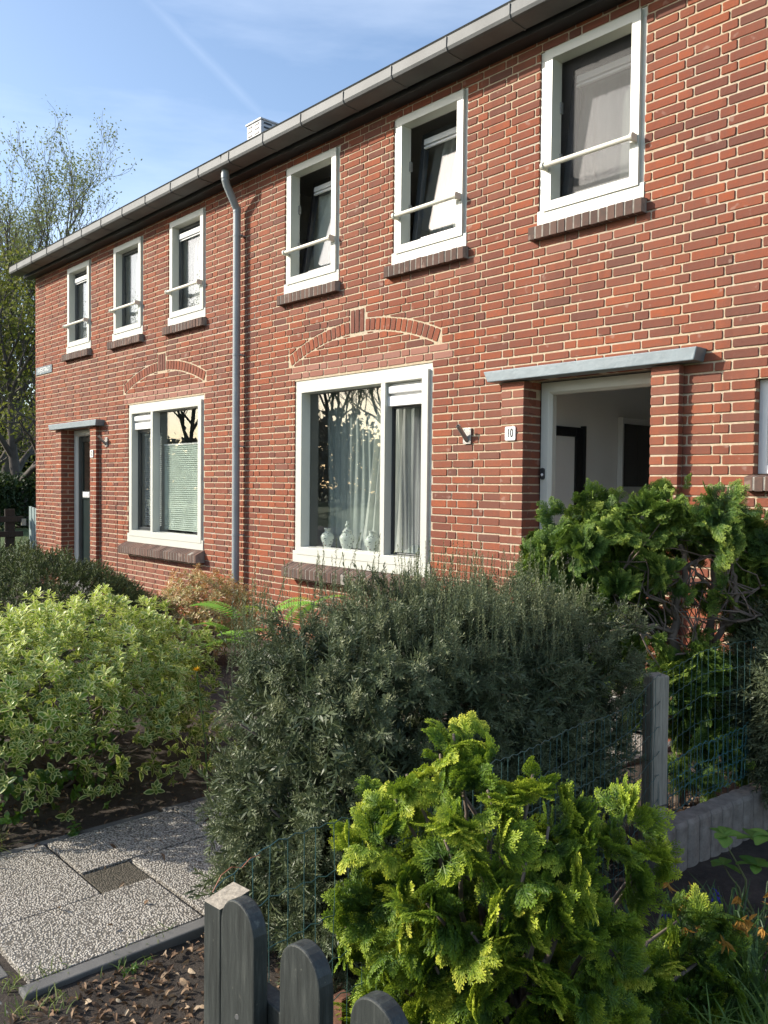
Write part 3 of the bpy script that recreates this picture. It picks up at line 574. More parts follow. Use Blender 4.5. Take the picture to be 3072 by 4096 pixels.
# small window at the right edge
mb = MB(); ringframe(mb, 11.2, 11.62, 1.672, 2.222, .05, .06, .12, .1); mb.box(11.25, 11.57, .07, .1, 2.06, 2.10); o = mb.build('window', WHITE2, H10, bevel=.002); o['label'] = 'small window with cracked white paint at the right edge'
pane('pane', o, 11.25, 11.57, 1.72, 2.17, .095); sill(o, 11.165, 11.655, 1.668, 1.57, .055, slope=.014)
for par, xa, xb in ((H12, -.285, XM - .001), (H10, XM + .001, 13.6)):
    gutter(par, xa, xb, [x for x in np.arange(.044, 13.5, .5965) if xa < x < xb - .02])
    mb = MB(); mb.box(max(xa, -.24), xb, -.128, -.001, 4.742, 4.93); mb.build('fascia', FASCIA, par, bevel=.003)
    mb = MB(); y0, z0_, y1, z1_ = -.29, 4.905, 4.4, 7.75
    xr = xa if xa > 0 else -.24
    mb.add([(x, y, z) for x in (xr, xb) for y, z in ((y0, z0_ + .03), (y1, z1_), (8.9, 4.95), (8.9, 4.9), (y1, z1_ - .08), (y0, z0_))], [(0, 1, 2, 3, 4, 5), (11, 10, 9, 8, 7, 6), (0, 6, 7, 1), (1, 7, 8, 2), (2, 8, 9, 3), (3, 9, 10, 4), (4, 10, 11, 5), (5, 11, 6, 0)])
    mb.build('roof', ROOFM, par)
# gable, back and party walls, floors (closed volumes)
mb = MB()
mb.add([(-.099, .29, 0), (-.099, 8.8, 0), (-.099, 8.8, 4.9), (-.099, 4.4, 7.7), (-.099, .29, 4.95)], [(0, 1, 2, 3, 4)]); mb.add([(-.1, 8.8, 0), (XM, 8.8, 0), (XM, 8.8, 4.9), (-.1, 8.8, 4.9)], [(0, 1, 2, 3)])
mb.build('rear_wall', BRICK, H12)
mb = MB(); mb.add([(XM + .002, 8.8, 0), (13.6, 8.8, 0), (13.6, 8.8, 4.9), (XM + .002, 8.8, 4.9)], [(0, 1, 2, 3)]); mb.add([(13.59, .05, 0), (13.59, 8.8, 0), (13.59, 8.8, 4.9), (13.59, 4.4, 7.7), (13.59, .05, 4.95)], [(0, 1, 2, 3, 4)]); mb.build('rear_wall', BRICK, H10)
def room(parent, x0, x1, y1, z0, z1, mat, name='room'):
    mb = MB(); y0 = .165
    V = [(x0, y0, z0), (x1, y0, z0), (x1, y1, z0), (x0, y1, z0), (x0, y0, z1), (x1, y0, z1), (x1, y1, z1), (x0, y1, z1)]
    mb.add(V, [(4, 5, 6, 7), (1, 2, 6, 5), (2, 3, 7, 6), (3, 0, 4, 7)], 0); mb.add([(v[0], v[1], z0) for v in V[:4]], [(0, 1, 2, 3)], 1)
    return mb.build(name, [mat, FLOORM], parent, fixn=False)
room(H12, .4, 2.55, 3.6, .15, 2.7, HALL); room(H12, 2.6, XM - .03, 4.5, .15, 2.7, DIM); room(H12, .0, XM - .03, 4.5, 2.95, 4.73, DIM)
room(H10, XM + .03, 9.3, 4.5, .15, 2.7, DIM); room(H10, XM + .03, 13.5, 4.5, 2.95, 4.73, DIM); room(H10, 10.95, 13.5, 3.0, .15, 2.7, DIM)
# hall of number 10: white walls, black framed inner doorway
room(H10, 9.4, 10.9, 3.6, .15, 2.62, HALL, 'hallway')
mb = MB(); xh = 9.402
mb.box(xh, xh + .03, .30, .40, .15, 2.06); mb.box(xh, xh + .03, .77, .869, .15, 2.06); mb.box(xh, xh + .03, .401, .769, 1.985, 2.06); mb.box(xh, xh + .045, .862, .885, .15, 2.075)
o = mb.build('inner_door_frame', BLACK, H10, bevel=.004)
mb = MB(); mb.box(xh + .001, xh + .012, .401, .769, .15, 1.984); mb.build('inner_door', HALL, H10)
fr12 = door_surround(H12, D12, 12); fr10 = door_surround(H10, D10, 10)
# door of 12: dark green with a tall pane and white letter box
xa, xb = D12 - .405, D12 + .405
mb = MB(); mb.box(xa, xa + .12, .165, .20, .16, 2.25); mb.box(xb - .12, xb, .165, .20, .16, 2.25); mb.box(xa + .121, xb - .121, .165, .20, 2.17, 2.25); mb.box(xa + .121, xb - .121, .165, .20, 1.34, 1.46); mb.box(xa + .121, xb - .121, .165, .20, .16, .45)
mb.box(xa + .121, xb - .121, .178, .19, .451, 1.339); d12 = mb.build('door', DOORG, H12, bevel=.003)
pane('pane', d12, xa + .12, xb - .12, 1.46, 2.17, .185)
mb = MB(); mb.box(xa + .17, xa + .40, .150, .1645, 1.37, 1.45); mb.box(xa + .19, xa + .38, .1455, .1495, 1.385, 1.435); mb.build('letter_box', WHITE2, d12, bevel=.003)
mb = MB(); mb.box(xb - .075, xb - .045, .15, .1645, 1.05, 1.25); mb.tube([(xb - .06, .15, 1.15), (xb - .06, .11, 1.15), (xb - .17, .11, 1.15)], .009, 8); mb.build('handle', STEEL, d12, bevel=.001)
# door of 10 stands open inside, hinged on the right
mb = MB(); mb.box(D10 + .37, D10 + .41, .215, 1.02, .16, 2.24); d10 = mb.build('door', DOORG, H10, bevel=.003); d10['label'] = 'front door swung fully inwards'
mb = MB(); mb.tube([(D10 + .37, .95, 1.1), (D10 + .33, .95, 1.1), (D10 + .33, .84, 1.1)], .009, 8); mb.build('handle', STEEL, d10)
mb = MB(); P = rounded(.036, .085, .0175); k = len(P)
for yy, sc_ in ((.1295, 1), (.118, 1)): pass
mb.add([(9.592 + x, .129, 1.68 + z) for x, z in P] + [(9.592 + x, .116, 1.68 + z) for x, z in P], [tuple(range(k)), tuple(range(k, 2 * k))] + [(i, (i + 1) % k, k + (i + 1) % k, k + i) for i in range(k)], 0)
mb.lathe([(0.0001, .004), (.009, .003), (.011, 0)], (0, 0, 0), 14, 1)
for i in range(len(mb.v) - 42, len(mb.v)): x, y, z = mb.v[i]; mb.v[i] = (9.592 + x, .116 - z, 1.672 + y)
mb.build('doorbell', [ANTH, WHITE2], H10, bevel=.001)
# downpipe with swan neck, on number 12's side of the joint
mb = MB(); x = 5.782
mb.tube([(x + .03, -.240, 4.80), (x + .03, -.240, 4.72), (x + .027, -.236, 4.685), (x + .02, -.215, 4.64), (x + .003, -.105, 4.47), (x, -.082, 4.43), (x, -.078, 4.38), (x, -.078, .12)], .0395, 20)
for z in (4.70, 4.40): mb.tube([(x + (.029 if z > 4.5 else 0), -.239 if z > 4.5 else -.078, z), (x + (.029 if z > 4.5 else 0), -.239 if z > 4.5 else -.078, z + .05)], .0425, 20)
for z in (4.15, 2.92, 1.97, 1.04): mb.tube([(x, -.078, z), (x, -.078, z + .02)], .0425, 20); mb.box(x - .006, x + .05, -.05, .0, z + .004, z + .014); mb.tube([(x + .045, -.07, z + .01), (x + .06, -.055, z + .01)], .006, 6)
mb.build('downpipe', PIPE, H12, smooth=False)
bpy.context.view_layer.update()
H12c = [o for o in col.objects if o.parent == H12 or o.parent == H10]
for o in H12c: o.matrix_parent_inverse = o.parent.matrix_world.inverted()
for o in [o for o in col.objects if o.parent is not None and o.parent in H12c]: pass
# vent box on the roof
mb = MB(); mb.box(2.12, 2.5, 2.42, 2.9, 6.6, 7.10); mb.box(2.10, 2.52, 2.40, 2.92, 7.101, 7.125); o = mb.build('chimney', simple('chimney_white', (.62, .63, .63), .6, .08, 8), H12, bevel=.004); o.matrix_parent_inverse = H12.matrix_world.inverted()
mb = MB()
for zz in (6.93, 7.0, 7.065):
    for xx in (2.15, 2.33): mb = MB(); mb.box(xx, xx + .11, 2.412, 2.4215, zz - .014, zz + .010); mb.build('vent_slot', BLACK, o)
    for yy in (2.47, 2.68): mb = MB(); mb.box(2.4985, 2.507, yy, yy + .14, zz - .014, zz + .010); mb.build('vent_slot', BLACK, o)
# ------------------------------------------------------------------ things fixed to or standing in the houses
def plate(num, x, z, y, label):
    mb = MB(); plate_mesh(mb, .098, .102, .012, 0, -.009); o = mb.build('house_number', ENAMEL, None, bevel=.003); o.location = (x, y, z); tag(o, label, 'house number', 'enamel house numbers')
    me = text_mesh(num, .088, .68, .0008, .0006); t_ = link('numeral', me, o, [BLACK]); t_.location = (0, -.0102, .001)
plate('10', 9.441, 1.97, -.0625, 'white enamel house number plate reading 10, left of the open door'); plate('12', 2.148, 1.978, -.0625, 'white enamel house number plate reading 12, right of the closed door')
mb = MB(); plate_mesh(mb, .64, .118, .008, 0, -.006); o = mb.build('street_sign', ENBLUE, None, bevel=.002); o.location = (.262, -.003, 3.296); tag(o, 'grey enamel street name sign reading ANJERSTRAAT high on the far brick corner', 'street sign')
me = text_mesh('ANJERSTRAAT', .098, .79, .0008, .0010); t_ = link('lettering', me, o, [ENAMEL]); t_.location = (0, -.0072, 0)
mb = MB(); 
for sx in (-.31, .31):
    for sz in (-.045, .045): mb = MB(); mb.tube([(sx, -.006, sz), (sx, -.009, sz)], .004, 8); mb.build('screw', STEEL, o)
def flag(x, z, label):
    mb = MB(); plate_mesh(mb, .082, .125, .008, 0, -.008)
    for sx in (-.03, .03):
        for sz in (-.05, .05): mb.tube([(sx, -.008, sz), (sx, -.012, sz)], .005, 8)
    o = mb.build('flag_holder', STEEL, None, bevel=.002); o.location = (x, -.004, z); tag(o, label, 'flag holder', 'flagpole holders')
    mb = MB(); A = Vector((.0, -.004, -.035)); B_ = Vector((-.006, -.105, .075)); d = (B_ - A).normalized(); n = 14; a = d.cross(Vector((1, 0, 0))).normalized(); b2 = d.cross(a)
    V = []
    for p_, r_ in ((A, .018), (B_, .018), (B_, .0145), (A, .0145)): V += [p_ + (a * math.cos(6.2832 * k / n) + b2 * math.sin(6.2832 * k / n)) * r_ for k in range(n)]
    mb.add(V, [(i * n + k, i * n + (k + 1) % n, (i + 1) * n + (k + 1) % n, (i + 1) * n + k) for i in range(3) for k in range(n)]); mb.build('tube', STEEL, o)
flag(8.965, 1.972, 'steel flagpole holder on the brick left of number 10'); flag(2.475, 2.13, 'steel flagpole holder beside the canopy of number 12')
# mirror in the hall
mb = MB(); xh = 9.404
for i, (o_, dpt) in enumerate(((0, .05), (.012, .046), (.024, .041), (.036, .034))):
    mb.loops([[(xh, 1.40 + o_, 1.545 + o_), (xh, 2.2 - o_, 1.545 + o_), (xh, 2.2 - o_, 2.18 - o_), (xh, 1.40 + o_, 2.18 - o_)], [(xh + dpt, 1.40 + o_, 1.545 + o_), (xh + dpt, 2.2 - o_, 1.545 + o_), (xh + dpt, 2.2 - o_, 2.18 - o_), (xh + dpt, 1.40 + o_, 2.18 - o_)],
             [(xh + dpt - .001, 1.411 + o_, 1.556 + o_), (xh + dpt - .001, 2.189 - o_, 1.556 + o_), (xh + dpt - .001, 2.189 - o_, 2.169 - o_), (xh + dpt - .001, 1.411 + o_, 2.169 - o_)], [(xh, 1.411 + o_, 1.556 + o_), (xh, 2.189 - o_, 1.556 + o_), (xh, 2.189 - o_, 2.169 - o_), (xh, 1.411 + o_, 2.169 - o_)]])
o = mb.build('wall_mirror', WHITE2, None, bevel=.001); tag(o, 'dark wall mirror in a ribbed white frame inside the open hallway', 'mirror')
m, t, b = new_mat('mirror_glass'); b.inputs['Base Color'].default_value = (.10, .10, .10, 1); b.inputs['Metallic'].default_value = .6; b.inputs['Roughness'].default_value = .08
mb = MB(); mb.box(xh, xh + .012, 1.449, 2.151, 1.594, 2.131); mb.build('mirror_glass', m, o)
# vases on the inner ledge
mb = MB(); mb.box(6.76, 8.5, .10, .34, .948, .970); o = mb.build('window_ledge', WHITE2, H10, bevel=.003); o.matrix_parent_inverse = H10.matrix_world.inverted()
m, t, b = new_mat('painted_earthenware')
c0 = t.nodes.new('ShaderNodeTexCoord'); vo = t.nodes.new('ShaderNodeTexVoronoi'); vo.inputs['Scale'].default_value = 42; t.links.new(c0.outputs['Object'], vo.inputs['Vector'])
pat = ramp(t, vo.outputs['Distance'], [(0.28, (1, 1, 1)), (0.36, (0, 0, 0))]); hue = ramp(t, noise(t, 28, 2), [(0.45, (0.02, .045, .03)), (0.55, (.03, .03, .08)), (0.66, (.22, .05, .02))])
c1 = mixc(t, pat, (.66, .69, .62), hue); n3 = ramp(t, noise(t, 70, 2), [(0.5, (0, 0, 0)), (0.56, (.85, .85, .85))]); c1 = mixc(t, n3, c1, (.62, .66, .60))
t.links.new(c1, b.inputs['Base Color']); b.inputs['Roughness'].default_value = .12; VASE = m
va = [(.0, 0), (.036, 0), (.036, .008), (.046, .04), (.064, .085), (.068, .115), (.055, .142), (.030, .156), (.027, .172), (.031, .185), (.041, .196), (.036, .196), (.024, .18)]
vb = [(.0, 0), (.040, 0), (.042, .008), (.054, .045), (.071, .10), (.072, .125), (.056, .152), (.040, .160), (.042, .166)]
lid = [(.043, .166), (.047, .170), (.041, .186), (.024, .204), (.010, .214), (.012, .222), (.021, .232), (.018, .246), (.010, .250), (.013, .262), (.006, .274), (.0, .276)]
for i, (x, pr, lb) in enumerate(((6.99, va, 'painted vase with flared neck, left of the lidded jar'), (7.285, vb, 'painted ginger jar with domed lid and knob between two open vases'), (7.64, va, 'painted vase with flared neck, right of the lidded jar by the white drape'))):
    mb = MB(); mb.lathe(pr, (0, 0, 0), 28); o = mb.build('vase', VASE, None, smooth=True); o.location = (x, .19, .9705); tag(o, lb, 'vase', 'painted vases in the window')
    if i == 1: mb = MB(); mb.lathe(lid, (0, 0, 0), 28); mb.build('lid', VASE, o, smooth=True)
# curtains and blinds
tag(drape('curtain', 6.80, 7.70, .98, 2.48, .33, .018, 9, SHEER, seed=3), 'grey sheer curtain behind the vases', 'curtain')
tag(drape('curtain', 7.36, 8.02, .96, 2.50, .28, .028, 5, CURT, gather=.45, lean=1.0, seed=4), 'white drape gathered to the right behind the vases', 'curtain')
tag(drape('curtain', 8.03, 8.24, .98, 2.4, .27, .012, 3, SHEER, seed=6), 'pale curtain edge behind the open casement', 'curtain')
tag(drape('insect_net', 8.03, 8.49, .98, 2.26, .16, .010, 4, SHEERD, seed=7, swirl=.1), 'sagging dark insect net across the open casement', 'net')
tag(drape('curtain', 8.15, 8.89, 3.55, 4.5, .29, .014, 7, NET, gather=.35, lean=1.0, seed=8), 'pale lace curtain in the middle upper window of number 10', 'curtain')
tag(drape('curtain', 9.66, 10.42, 3.55, 4.6, .34, .02, 4, SHEER, seed=9), 'grey sheer curtain in the big upper right window', 'curtain')
tag(drape('curtain', 6.60, 7.34, 3.60, 4.42, .29, .006, 3, CURT, seed=10), 'white cloth added behind the tilted upper window for its bright sky reflection', 'curtain')  # white cloth added to stand for sky reflected in the tilted pane
for i, (a, b_) in enumerate(UW[:3]):
    tag(drape('curtain', a + .1, b_ - .05, 3.6, 4.55, .17, .008, 6 + i, NET, seed=20 + i), ('pale net added for the bright reflection in the leftmost upper window', 'pale net added for the bright reflection in the second upper window', 'pale net added for the bright reflection in the upper window next to the downpipe')[i], 'curtain')  # net cloth added to stand for the lacy tree reflections in these panes
def pleat(x0, x1, z0, z1, y, n, label, name='blind', amp=.009, mat=None):
    V = []; F = []
    for i in range(n + 1):
        z = z0 + (z1 - z0) * i / n; yy = y + (amp if i % 2 else -amp); V += [(x0, yy, z), (x1, yy, z)]
        if i: F.append((2 * i - 2, 2 * i - 1, 2 * i + 1, 2 * i))
    o = link(name, npmesh(name, V, [np.array(F)]), None, [mat or BLIND]); tag(o, label, 'blind')
    mb = MB(); mb.box(x0, x1, y - .012, y + .012, z1, z1 + .018); mb.build('head_rail', WHITE2, o); return o
pleat(3.83, 4.87, 1.02, 2.045, .135, 84, 'mint pleated blind half covering the wide pane of number 12')
pleat(3.28, 3.72, 1.05, 2.19, .15, 90, 'white slatted blind in the narrow pane of number 12', mat=cloth('white_slats', (.6, .62, .62), .2), amp=.012)
# ------------------------------------------------------------------ ground
def sheet(name, x0, x1, y0, y1, z, mat, nx=1, ny=1, amp=0.0, kind='structure', fs=3.0):
    xs = np.linspace(x0, x1, nx + 1); ys = np.linspace(y0, y1, ny + 1); X, Y = np.meshgrid(xs, ys); Z = np.full_like(X, z)
    if amp:
        for k in range(14):
            a, b_ = rng.normal(0, fs * (1 + k * .9), 2); Z += amp / (1 + k * .5) * np.sin(X * a + Y * b_ + rng.uniform(0, 6))
    V = np.stack([X, Y, Z], -1).reshape(-1, 3); i = np.arange(nx)[None] + np.arange(ny)[:, None] * (nx + 1)
    F = np.stack([i, i + 1, i + nx + 2, i + nx + 1], -1).reshape(-1, 4)
    o = link(name, npmesh(name, V, [F]), None, [mat], smooth=bool(amp)); return tag(o, kind=kind)
m, t, b = new_mat('lawn'); c = ramp(t, noise(t, .6, 6, .7), [(0.3, (.05, .085, .02)), (0.7, (.10, .15, .035))]); c = mixc(t, ramp(t, noise(t, 60, 3, .7), [(.4, (0, 0, 0)), (.7, (.6, .6, .6))]), c, (.04, .06, .015))
t.links.new(c, b.inputs['Base Color']); b.inputs['Roughness'].default_value = .95; bump(t, b, noise(t, 40, 4, .7), .8, .03); LAWN = m
m, t, b = new_mat('soil'); c = ramp(t, noise(t, 7, 7, .7), [(0.3, (.035, .027, .021)), (0.55, (.075, .058, .044)), (0.75, (.13, .105, .085))]); c = mixc(t, ramp(t, noise(t, 120, 3, .7), [(.6, (0, 0, 0)), (.75, (.5, .5, .5))]), c, (.20, .16, .12))
t.links.new(c, b.inputs['Base Color']); b.inputs['Roughness'].default_value = 1.0
mm = t.nodes.new('ShaderNodeMath'); mm.operation = 'ADD'; t.links.new(noise(t, 90, 5, .8), mm.inputs[0]); t.links.new(noise(t, 18, 3, .6), mm.inputs[1]); bump(t, b, mm.outputs[0], 1.0, .02); SOIL = m
m, t, b = new_mat('concrete_paver'); c = ramp(t, noise(t, 5, 6, .6), [(0.3, (.095, .093, .088)), (0.7, (.155, .15, .14))]); c = mixc(t, ramp(t, noise(t, 300, 2, .6), [(.5, (0, 0, 0)), (.75, (.7, .7, .7))]), c, (.25, .24, .22))
t.links.new(c, b.inputs['Base Color']); b.inputs['Roughness'].default_value = .9; bump(t, b, noise(t, 260, 3, .7), .5, .003); PAVER = m
def pebble(name, pal, gap=(.10, .088, .07), sc_=100.0):
    m, t, b = new_mat(name); c0 = t.nodes.new('ShaderNodeTexCoord'); mpv = t.nodes.new('ShaderNodeMapping'); mpv.inputs['Scale'].default_value = (1, 1.25, 1); t.links.new(c0.outputs['Object'], mpv.inputs[0])
    v = t.nodes.new('ShaderNodeTexVoronoi'); v.inputs['Scale'].default_value = sc_; t.links.new(mpv.outputs[0], v.inputs['Vector'])
    sep = t.nodes.new('ShaderNodeSeparateColor'); t.links.new(v.outputs['Color'], sep.inputs[0])
    c = ramp(t, sep.outputs[0], pal); e = ramp(t, v.outputs['Distance'], [(0.50, (1, 1, 1)), (0.72, (0, 0, 0))]); c = mixc(t, e, gap, c)
    c = mixc(t, ramp(t, noise(t, 3.5, 5, .65), [(.45, (0, 0, 0)), (.8, (.35, .35, .35))]), c, (.12, .115, .09))
    t.links.new(c, b.inputs['Base Color']); b.inputs['Roughness'].default_value = .75
    h = ramp(t, v.outputs['Distance'], [(0.0, (1, 1, 1)), (0.35, (.8, .8, .8)), (0.62, (0, 0, 0))]); bump(t, b, h, 1.0, .006); return m
PEB = pebble('washed_gravel', [(0, (.24, .21, .18)), (.3, (.42, .385, .33)), (.7, (.56, .52, .45)), (1, (.34, .30, .25))])
DPEB = pebble('dark_gravel', [(0, (.06, .05, .03)), (.5, (.12, .10, .07)), (1, (.17, .14, .10))], (.03, .028, .018), 130)
sheet('ground', -160, 160, -110, 160, -.06, LAWN)
sheet('soil_bed', -.35, 14.5, -4.35, .02, -.004, SOIL, 300, 90, .006)
sheet('lawn', -60, -.36, -4.3, 60, -.012, LAWN, 60, 60, .01, fs=.5)
sheet('road', -120, 60, -15.5, -8.2, -.03, simple('asphalt', (.05, .05, .052), .9, .2, 40, .3, 200))
def slabs(name, cells, z1, mat, z0=-.05, bev=.004, gap=.0035):
    mb = MB()
    for x0, x1, y0, y1 in cells:
        dz = rng.normal(0, .0015); mb.box(x0 + gap, x1 - gap, y0 + gap, y1 - gap, z0, z1 + dz)
    o = mb.build(name, mat, None, bevel=bev); return tag(o, kind='structure')
px0, px1, px2, px3 = 9.755, 10.134, 10.344, 10.755
cells = [(px0, px2, -3.98, -3.56), (px0, px1, -3.55, -2.95), (px2, px3, -3.98, -3.36), (px1, px3, -3.345, -2.95)]
y = -2.945
while y < -.3:
    cells += [(px0, px0 + .6, y, y + .4), (px0 + .605, px3, y, y + .4)] if int(y * 10) % 2 else [(px0, px0 + .4, y, y + .4), (px0 + .405, px3, y, y + .4)]; y += .405
slabs('path', cells, .018, PEB)
slabs('path_infill_tile', [(px1, px2, -3.555, -3.35)], .012, DPEB)
cells = [(px3 + .006, px3 + .072, yy, yy + .98) for yy in np.arange(-4.02, -.3, 1.0)]
slabs('kerb', cells, .026, PAVER, -.15, .006); slabs('path_edging', [(px0 - .055, px0 - .006, yy, yy + .98) for yy in np.arange(-3.98, -.3, 1.0)], .012, PAVER, -.15, .005)
cells = [(x, x + .30, yy, yy + .30) for x in np.arange(-.6, 13.9, .303) for yy in np.arange(-8.0, -4.35, .303)] + [(x, x + .30, yy, yy + .30) for x in np.arange(9.44, 10.5, .303) for yy in (-4.30,)]
slabs('pavement', cells, .004, PAVER, -.05, .004)
slabs('path_infill_tile', [], .0, DPEB) if False else None

# ------------------------------------------------------------------ fences and garden things
m, t, b = new_mat('dark_stained_wood'); c0 = t.nodes.new('ShaderNodeTexCoord'); mpv = t.nodes.new('ShaderNodeMapping'); mpv.inputs['Scale'].default_value = (14, 14, 1.3); t.links.new(c0.outputs['Object'], mpv.inputs[0])
g1 = noise(t, 5, 8, .7, vec=mpv.outputs[0]); c = ramp(t, g1, [(.3, (.012, .014, .012)), (.55, (.032, .037, .033)), (.78, (.085, .09, .078))]); c = mixc(t, ramp(t, noise(t, 55, 3, .7), [(.66, (0, 0, 0)), (.72, (.5, .5, .5))]), c, (.16, .16, .13))
t.links.new(c, b.inputs['Base Color']); b.inputs['Roughness'].default_value = .48; bump(t, b, g1, .5, .004); DWOOD = m
def wood(name, lo, hi):
    m, t, b = new_mat(name); c0 = t.nodes.new('ShaderNodeTexCoord'); mpv = t.nodes.new('ShaderNodeMapping'); mpv.inputs['Scale'].default_value = (20, 20, 1.2); t.links.new(c0.outputs['Object'], mpv.inputs[0])
    g1 = noise(t, 6, 8, .7, vec=mpv.outputs[0]); t.links.new(ramp(t, g1, [(.3, lo), (.7, hi)]), b.inputs['Base Color']); b.inputs['Roughness'].default_value = .85; bump(t, b, g1, .6, .004); return m
GWOOD = wood('weathered_grey_wood', (.19, .165, .13), (.46, .40, .31)); RUST = simple('rusty_steel', (.12, .05, .025), .8, .5, 30, .6, 60)
FW1, FW2 = wood('black_brown_fence_wood', (.018, .014, .011), (.05, .04, .03)), wood('grey_green_fence_wood', (.14, .19, .18), (.30, .37, .35))
pf = empty('picket_fence', (12.3, -4.1, 0), label='dark stained low picket fence with rounded tops in the foreground', category='fence')
def inv(o, p): o.matrix_parent_inverse = p.matrix_world.inverted(); return o
bpy.context.view_layer.update()
def picket(x, zt, wd=.108, th=.030, y=-4.115):
    mb = MB(); P = [(-wd / 2, 0.02), (wd / 2, 0.02)]; h = zt - .062
    for i in range(15): a = math.pi * i / 14; P.append((wd / 2 * math.cos(a), h + .062 * math.sin(a) ** .85))
    k = len(P); mb.add([(x + a, y, b_) for a, b_ in P] + [(x + a, y + th, b_) for a, b_ in P], [tuple(range(k)), tuple(range(2 * k - 1, k - 1, -1))] + [(i, (i + 1) % k, k + (i + 1) % k, k + i) for i in range(k)])
    o = inv(mb.build('picket', DWOOD, pf, bevel=.003), pf)
    for zz in (.635, .215): mb = MB(); mb.tube([(x + rng.normal(0, .008), y - .0015, zz), (x + rng.normal(0, .002), y + .004, zz)], .0045, 10); mb.build('screw_head', STEEL, o)
    return o
for i, (x, zt) in enumerate(((12.152, .842), (12.336, .836), (12.517, .834), (12.70, .832), (12.885, .83), (13.07, .83))): picket(x, zt + rng.normal(0, .002))
mb = MB(); mb.box(12.055, 13.4, -4.083, -4.045, .60, .67); inv(mb.build('rail', DWOOD, pf, bevel=.004), pf); mb = MB(); mb.box(12.055, 13.4, -4.083, -4.045, .18, .25); inv(mb.build('rail', DWOOD, pf, bevel=.004), pf)
mb = MB()
V = []; k = 0
for z, e in ((0.0, 0), (.800, 0)): V += [(12.03, -4.11, z), (12.087, -4.11, z), (12.087, -4.045, z), (12.03, -4.045, z)]
V[4] = (12.03, -4.11, .796); V[7] = (12.03, -4.045, .812); V[6] = (12.087, -4.045, .816); V[5] = (12.087, -4.11, .80)
mb.add(V, [(3, 2, 1, 0), (0, 1, 5, 4), (1, 2, 6, 5), (2, 3, 7, 6), (3, 0, 4, 7)], 0); mb.add([V[4], V[5], V[6], V[7]], [(0, 1, 2, 3)], 1)
# split and knot on the post
inv(mb.build('post', [DWOOD, GWOOD], pf, bevel=.003), pf)
mb = MB(); V = [(x, y, z) for z in (.0, .80) for x, y in ((11.515, -1.70), (11.585, -1.735), (11.62, -1.665), (11.55, -1.63))]
mb.add(V, [(3, 2, 1, 0), (0, 1, 5, 4), (1, 2, 6, 5), (2, 3, 7, 6), (3, 0, 4, 7), (4, 5, 6, 7)])
gp = mb.build('fence_post', GWOOD, None, bevel=.007); tag(gp, 'weathered grey wooden post between the yew and the concrete edging', 'fence post')
mb = MB(); mb.tube([(11.585, -1.703, .36), (11.588, -1.708, .36)], .004, 8); mb.build('nail_hole', BLACK, gp)
mb = MB(); mb.box(11.79, 11.825, -3.60, -3.565, 0, .30); mb.box(11.793, 11.822, -3.597, -3.568, .301, .3015, 0); o = mb.build('steel_stake', RUST, None, bevel=.002); tag(o, 'rusty square steel stake behind the second picket', 'stake')
# green plastic coated wire mesh fence
WIRE = simple('green_coated_wire', (.05, .11, .10), .35, .2, 10); WIRE2 = simple('teal_coated_wire', (.05, .16, .16), .35, .2, 10)
def wires(path, rows, name, mat, step=.0508, r_=.0013, crimp=.006, seed=1):
    """crimped horizontal line wires with upright wires; path(s)->(x,y), rows(s)->z list"""
    rr = random.Random(seed); mb = MB(); Lh = path(None); n = int(Lh / step); cols = [i * step for i in range(n + 1)]
    zs = [rows(s) for s in cols]
    for i, s in enumerate(cols):
        x, y = path(s); jx = rr.gauss(0, .004); mb.tube([(x + jx * (q / 3 - .5) + rr.gauss(0, .0015), y + rr.gauss(0, .002), zs[i][-1] * (1 - q / 5) + zs[i][0] * q / 5) for q in range(6)][::-1], r_, 4, cap=False)
    for k in range(len(zs[0])):
        pts = []
        for i, s in enumerate(cols):
            x, y = path(s); pts.append((x, y, zs[i][k]))
            if i < n:
                x2, y2 = path(s + step / 2); pts.append((x2, y2, (zs[i][k] + zs[i + 1][k]) / 2 - crimp * (1 if k % 2 else -1) + rr.gauss(0, .0015)))
        mb.tube(pts, r_ * 1.15, 4, cap=False)
    return mb.build(name, mat, None, smooth=True)
# (mesh runs from the dark post back along the garden boundary, over the grey post to the wall)
WP = [(11.985, -4.06), (11.93, -3.75), (11.86, -3.2), (11.74, -2.5), (11.60, -1.72), (11.60, -1.35), (11.66, -1.0), (11.64, -.55)]
cl = np.cumsum([0] + [math.dist(WP[i], WP[i + 1]) for i in range(len(WP) - 1)])
def wp(s):
    if s is None: return cl[-1] - .02
    return (float(np.interp(s, cl, [p[0] for p in WP])), float(np.interp(s, cl, [p[1] for p in WP])))
def wr(s):
    top = float(np.interp(s, [0, .15, .5, 1.0, cl[4] - .3, cl[4], cl[4] + .35, cl[4] + .7, cl[-1]], [.785, .815, .80, .78, .74, .80, .86, .87, .90]))
    return [max(.02, top - .105 * k + .006 * math.sin(s * 9 + k)) for k in range(8)]
o = wires(wp, wr, 'wire_fence', WIRE); tag(o, 'green coated wire mesh fence running from the dark post past the grey post', 'wire fence')
mb = MB(); pts = [(12.02, -4.085, .80), (12.01, -4.06, .822), (12.0, -4.03, .826), (11.99, -4.0, .812), (11.975, -3.97, .818), (11.965, -3.94, .812)]; mb.tube(pts, .001, 5); mb.build('tie_wire', simple('orange_wire', (.40, .14, .07), .5, .2), o)
WQ = [(11.50, -1.45), (11.60, -1.25), (11.66, -1.05), (11.62, -.8)]
cq = np.cumsum([0] + [math.dist(WQ[i], WQ[i + 1]) for i in range(len(WQ) - 1)])
def wq(s):
    if s is None: return cq[-1]
    return (float(np.interp(s, cq, [p[0] for p in WQ])), float(np.interp(s, cq, [p[1] for p in WQ])))
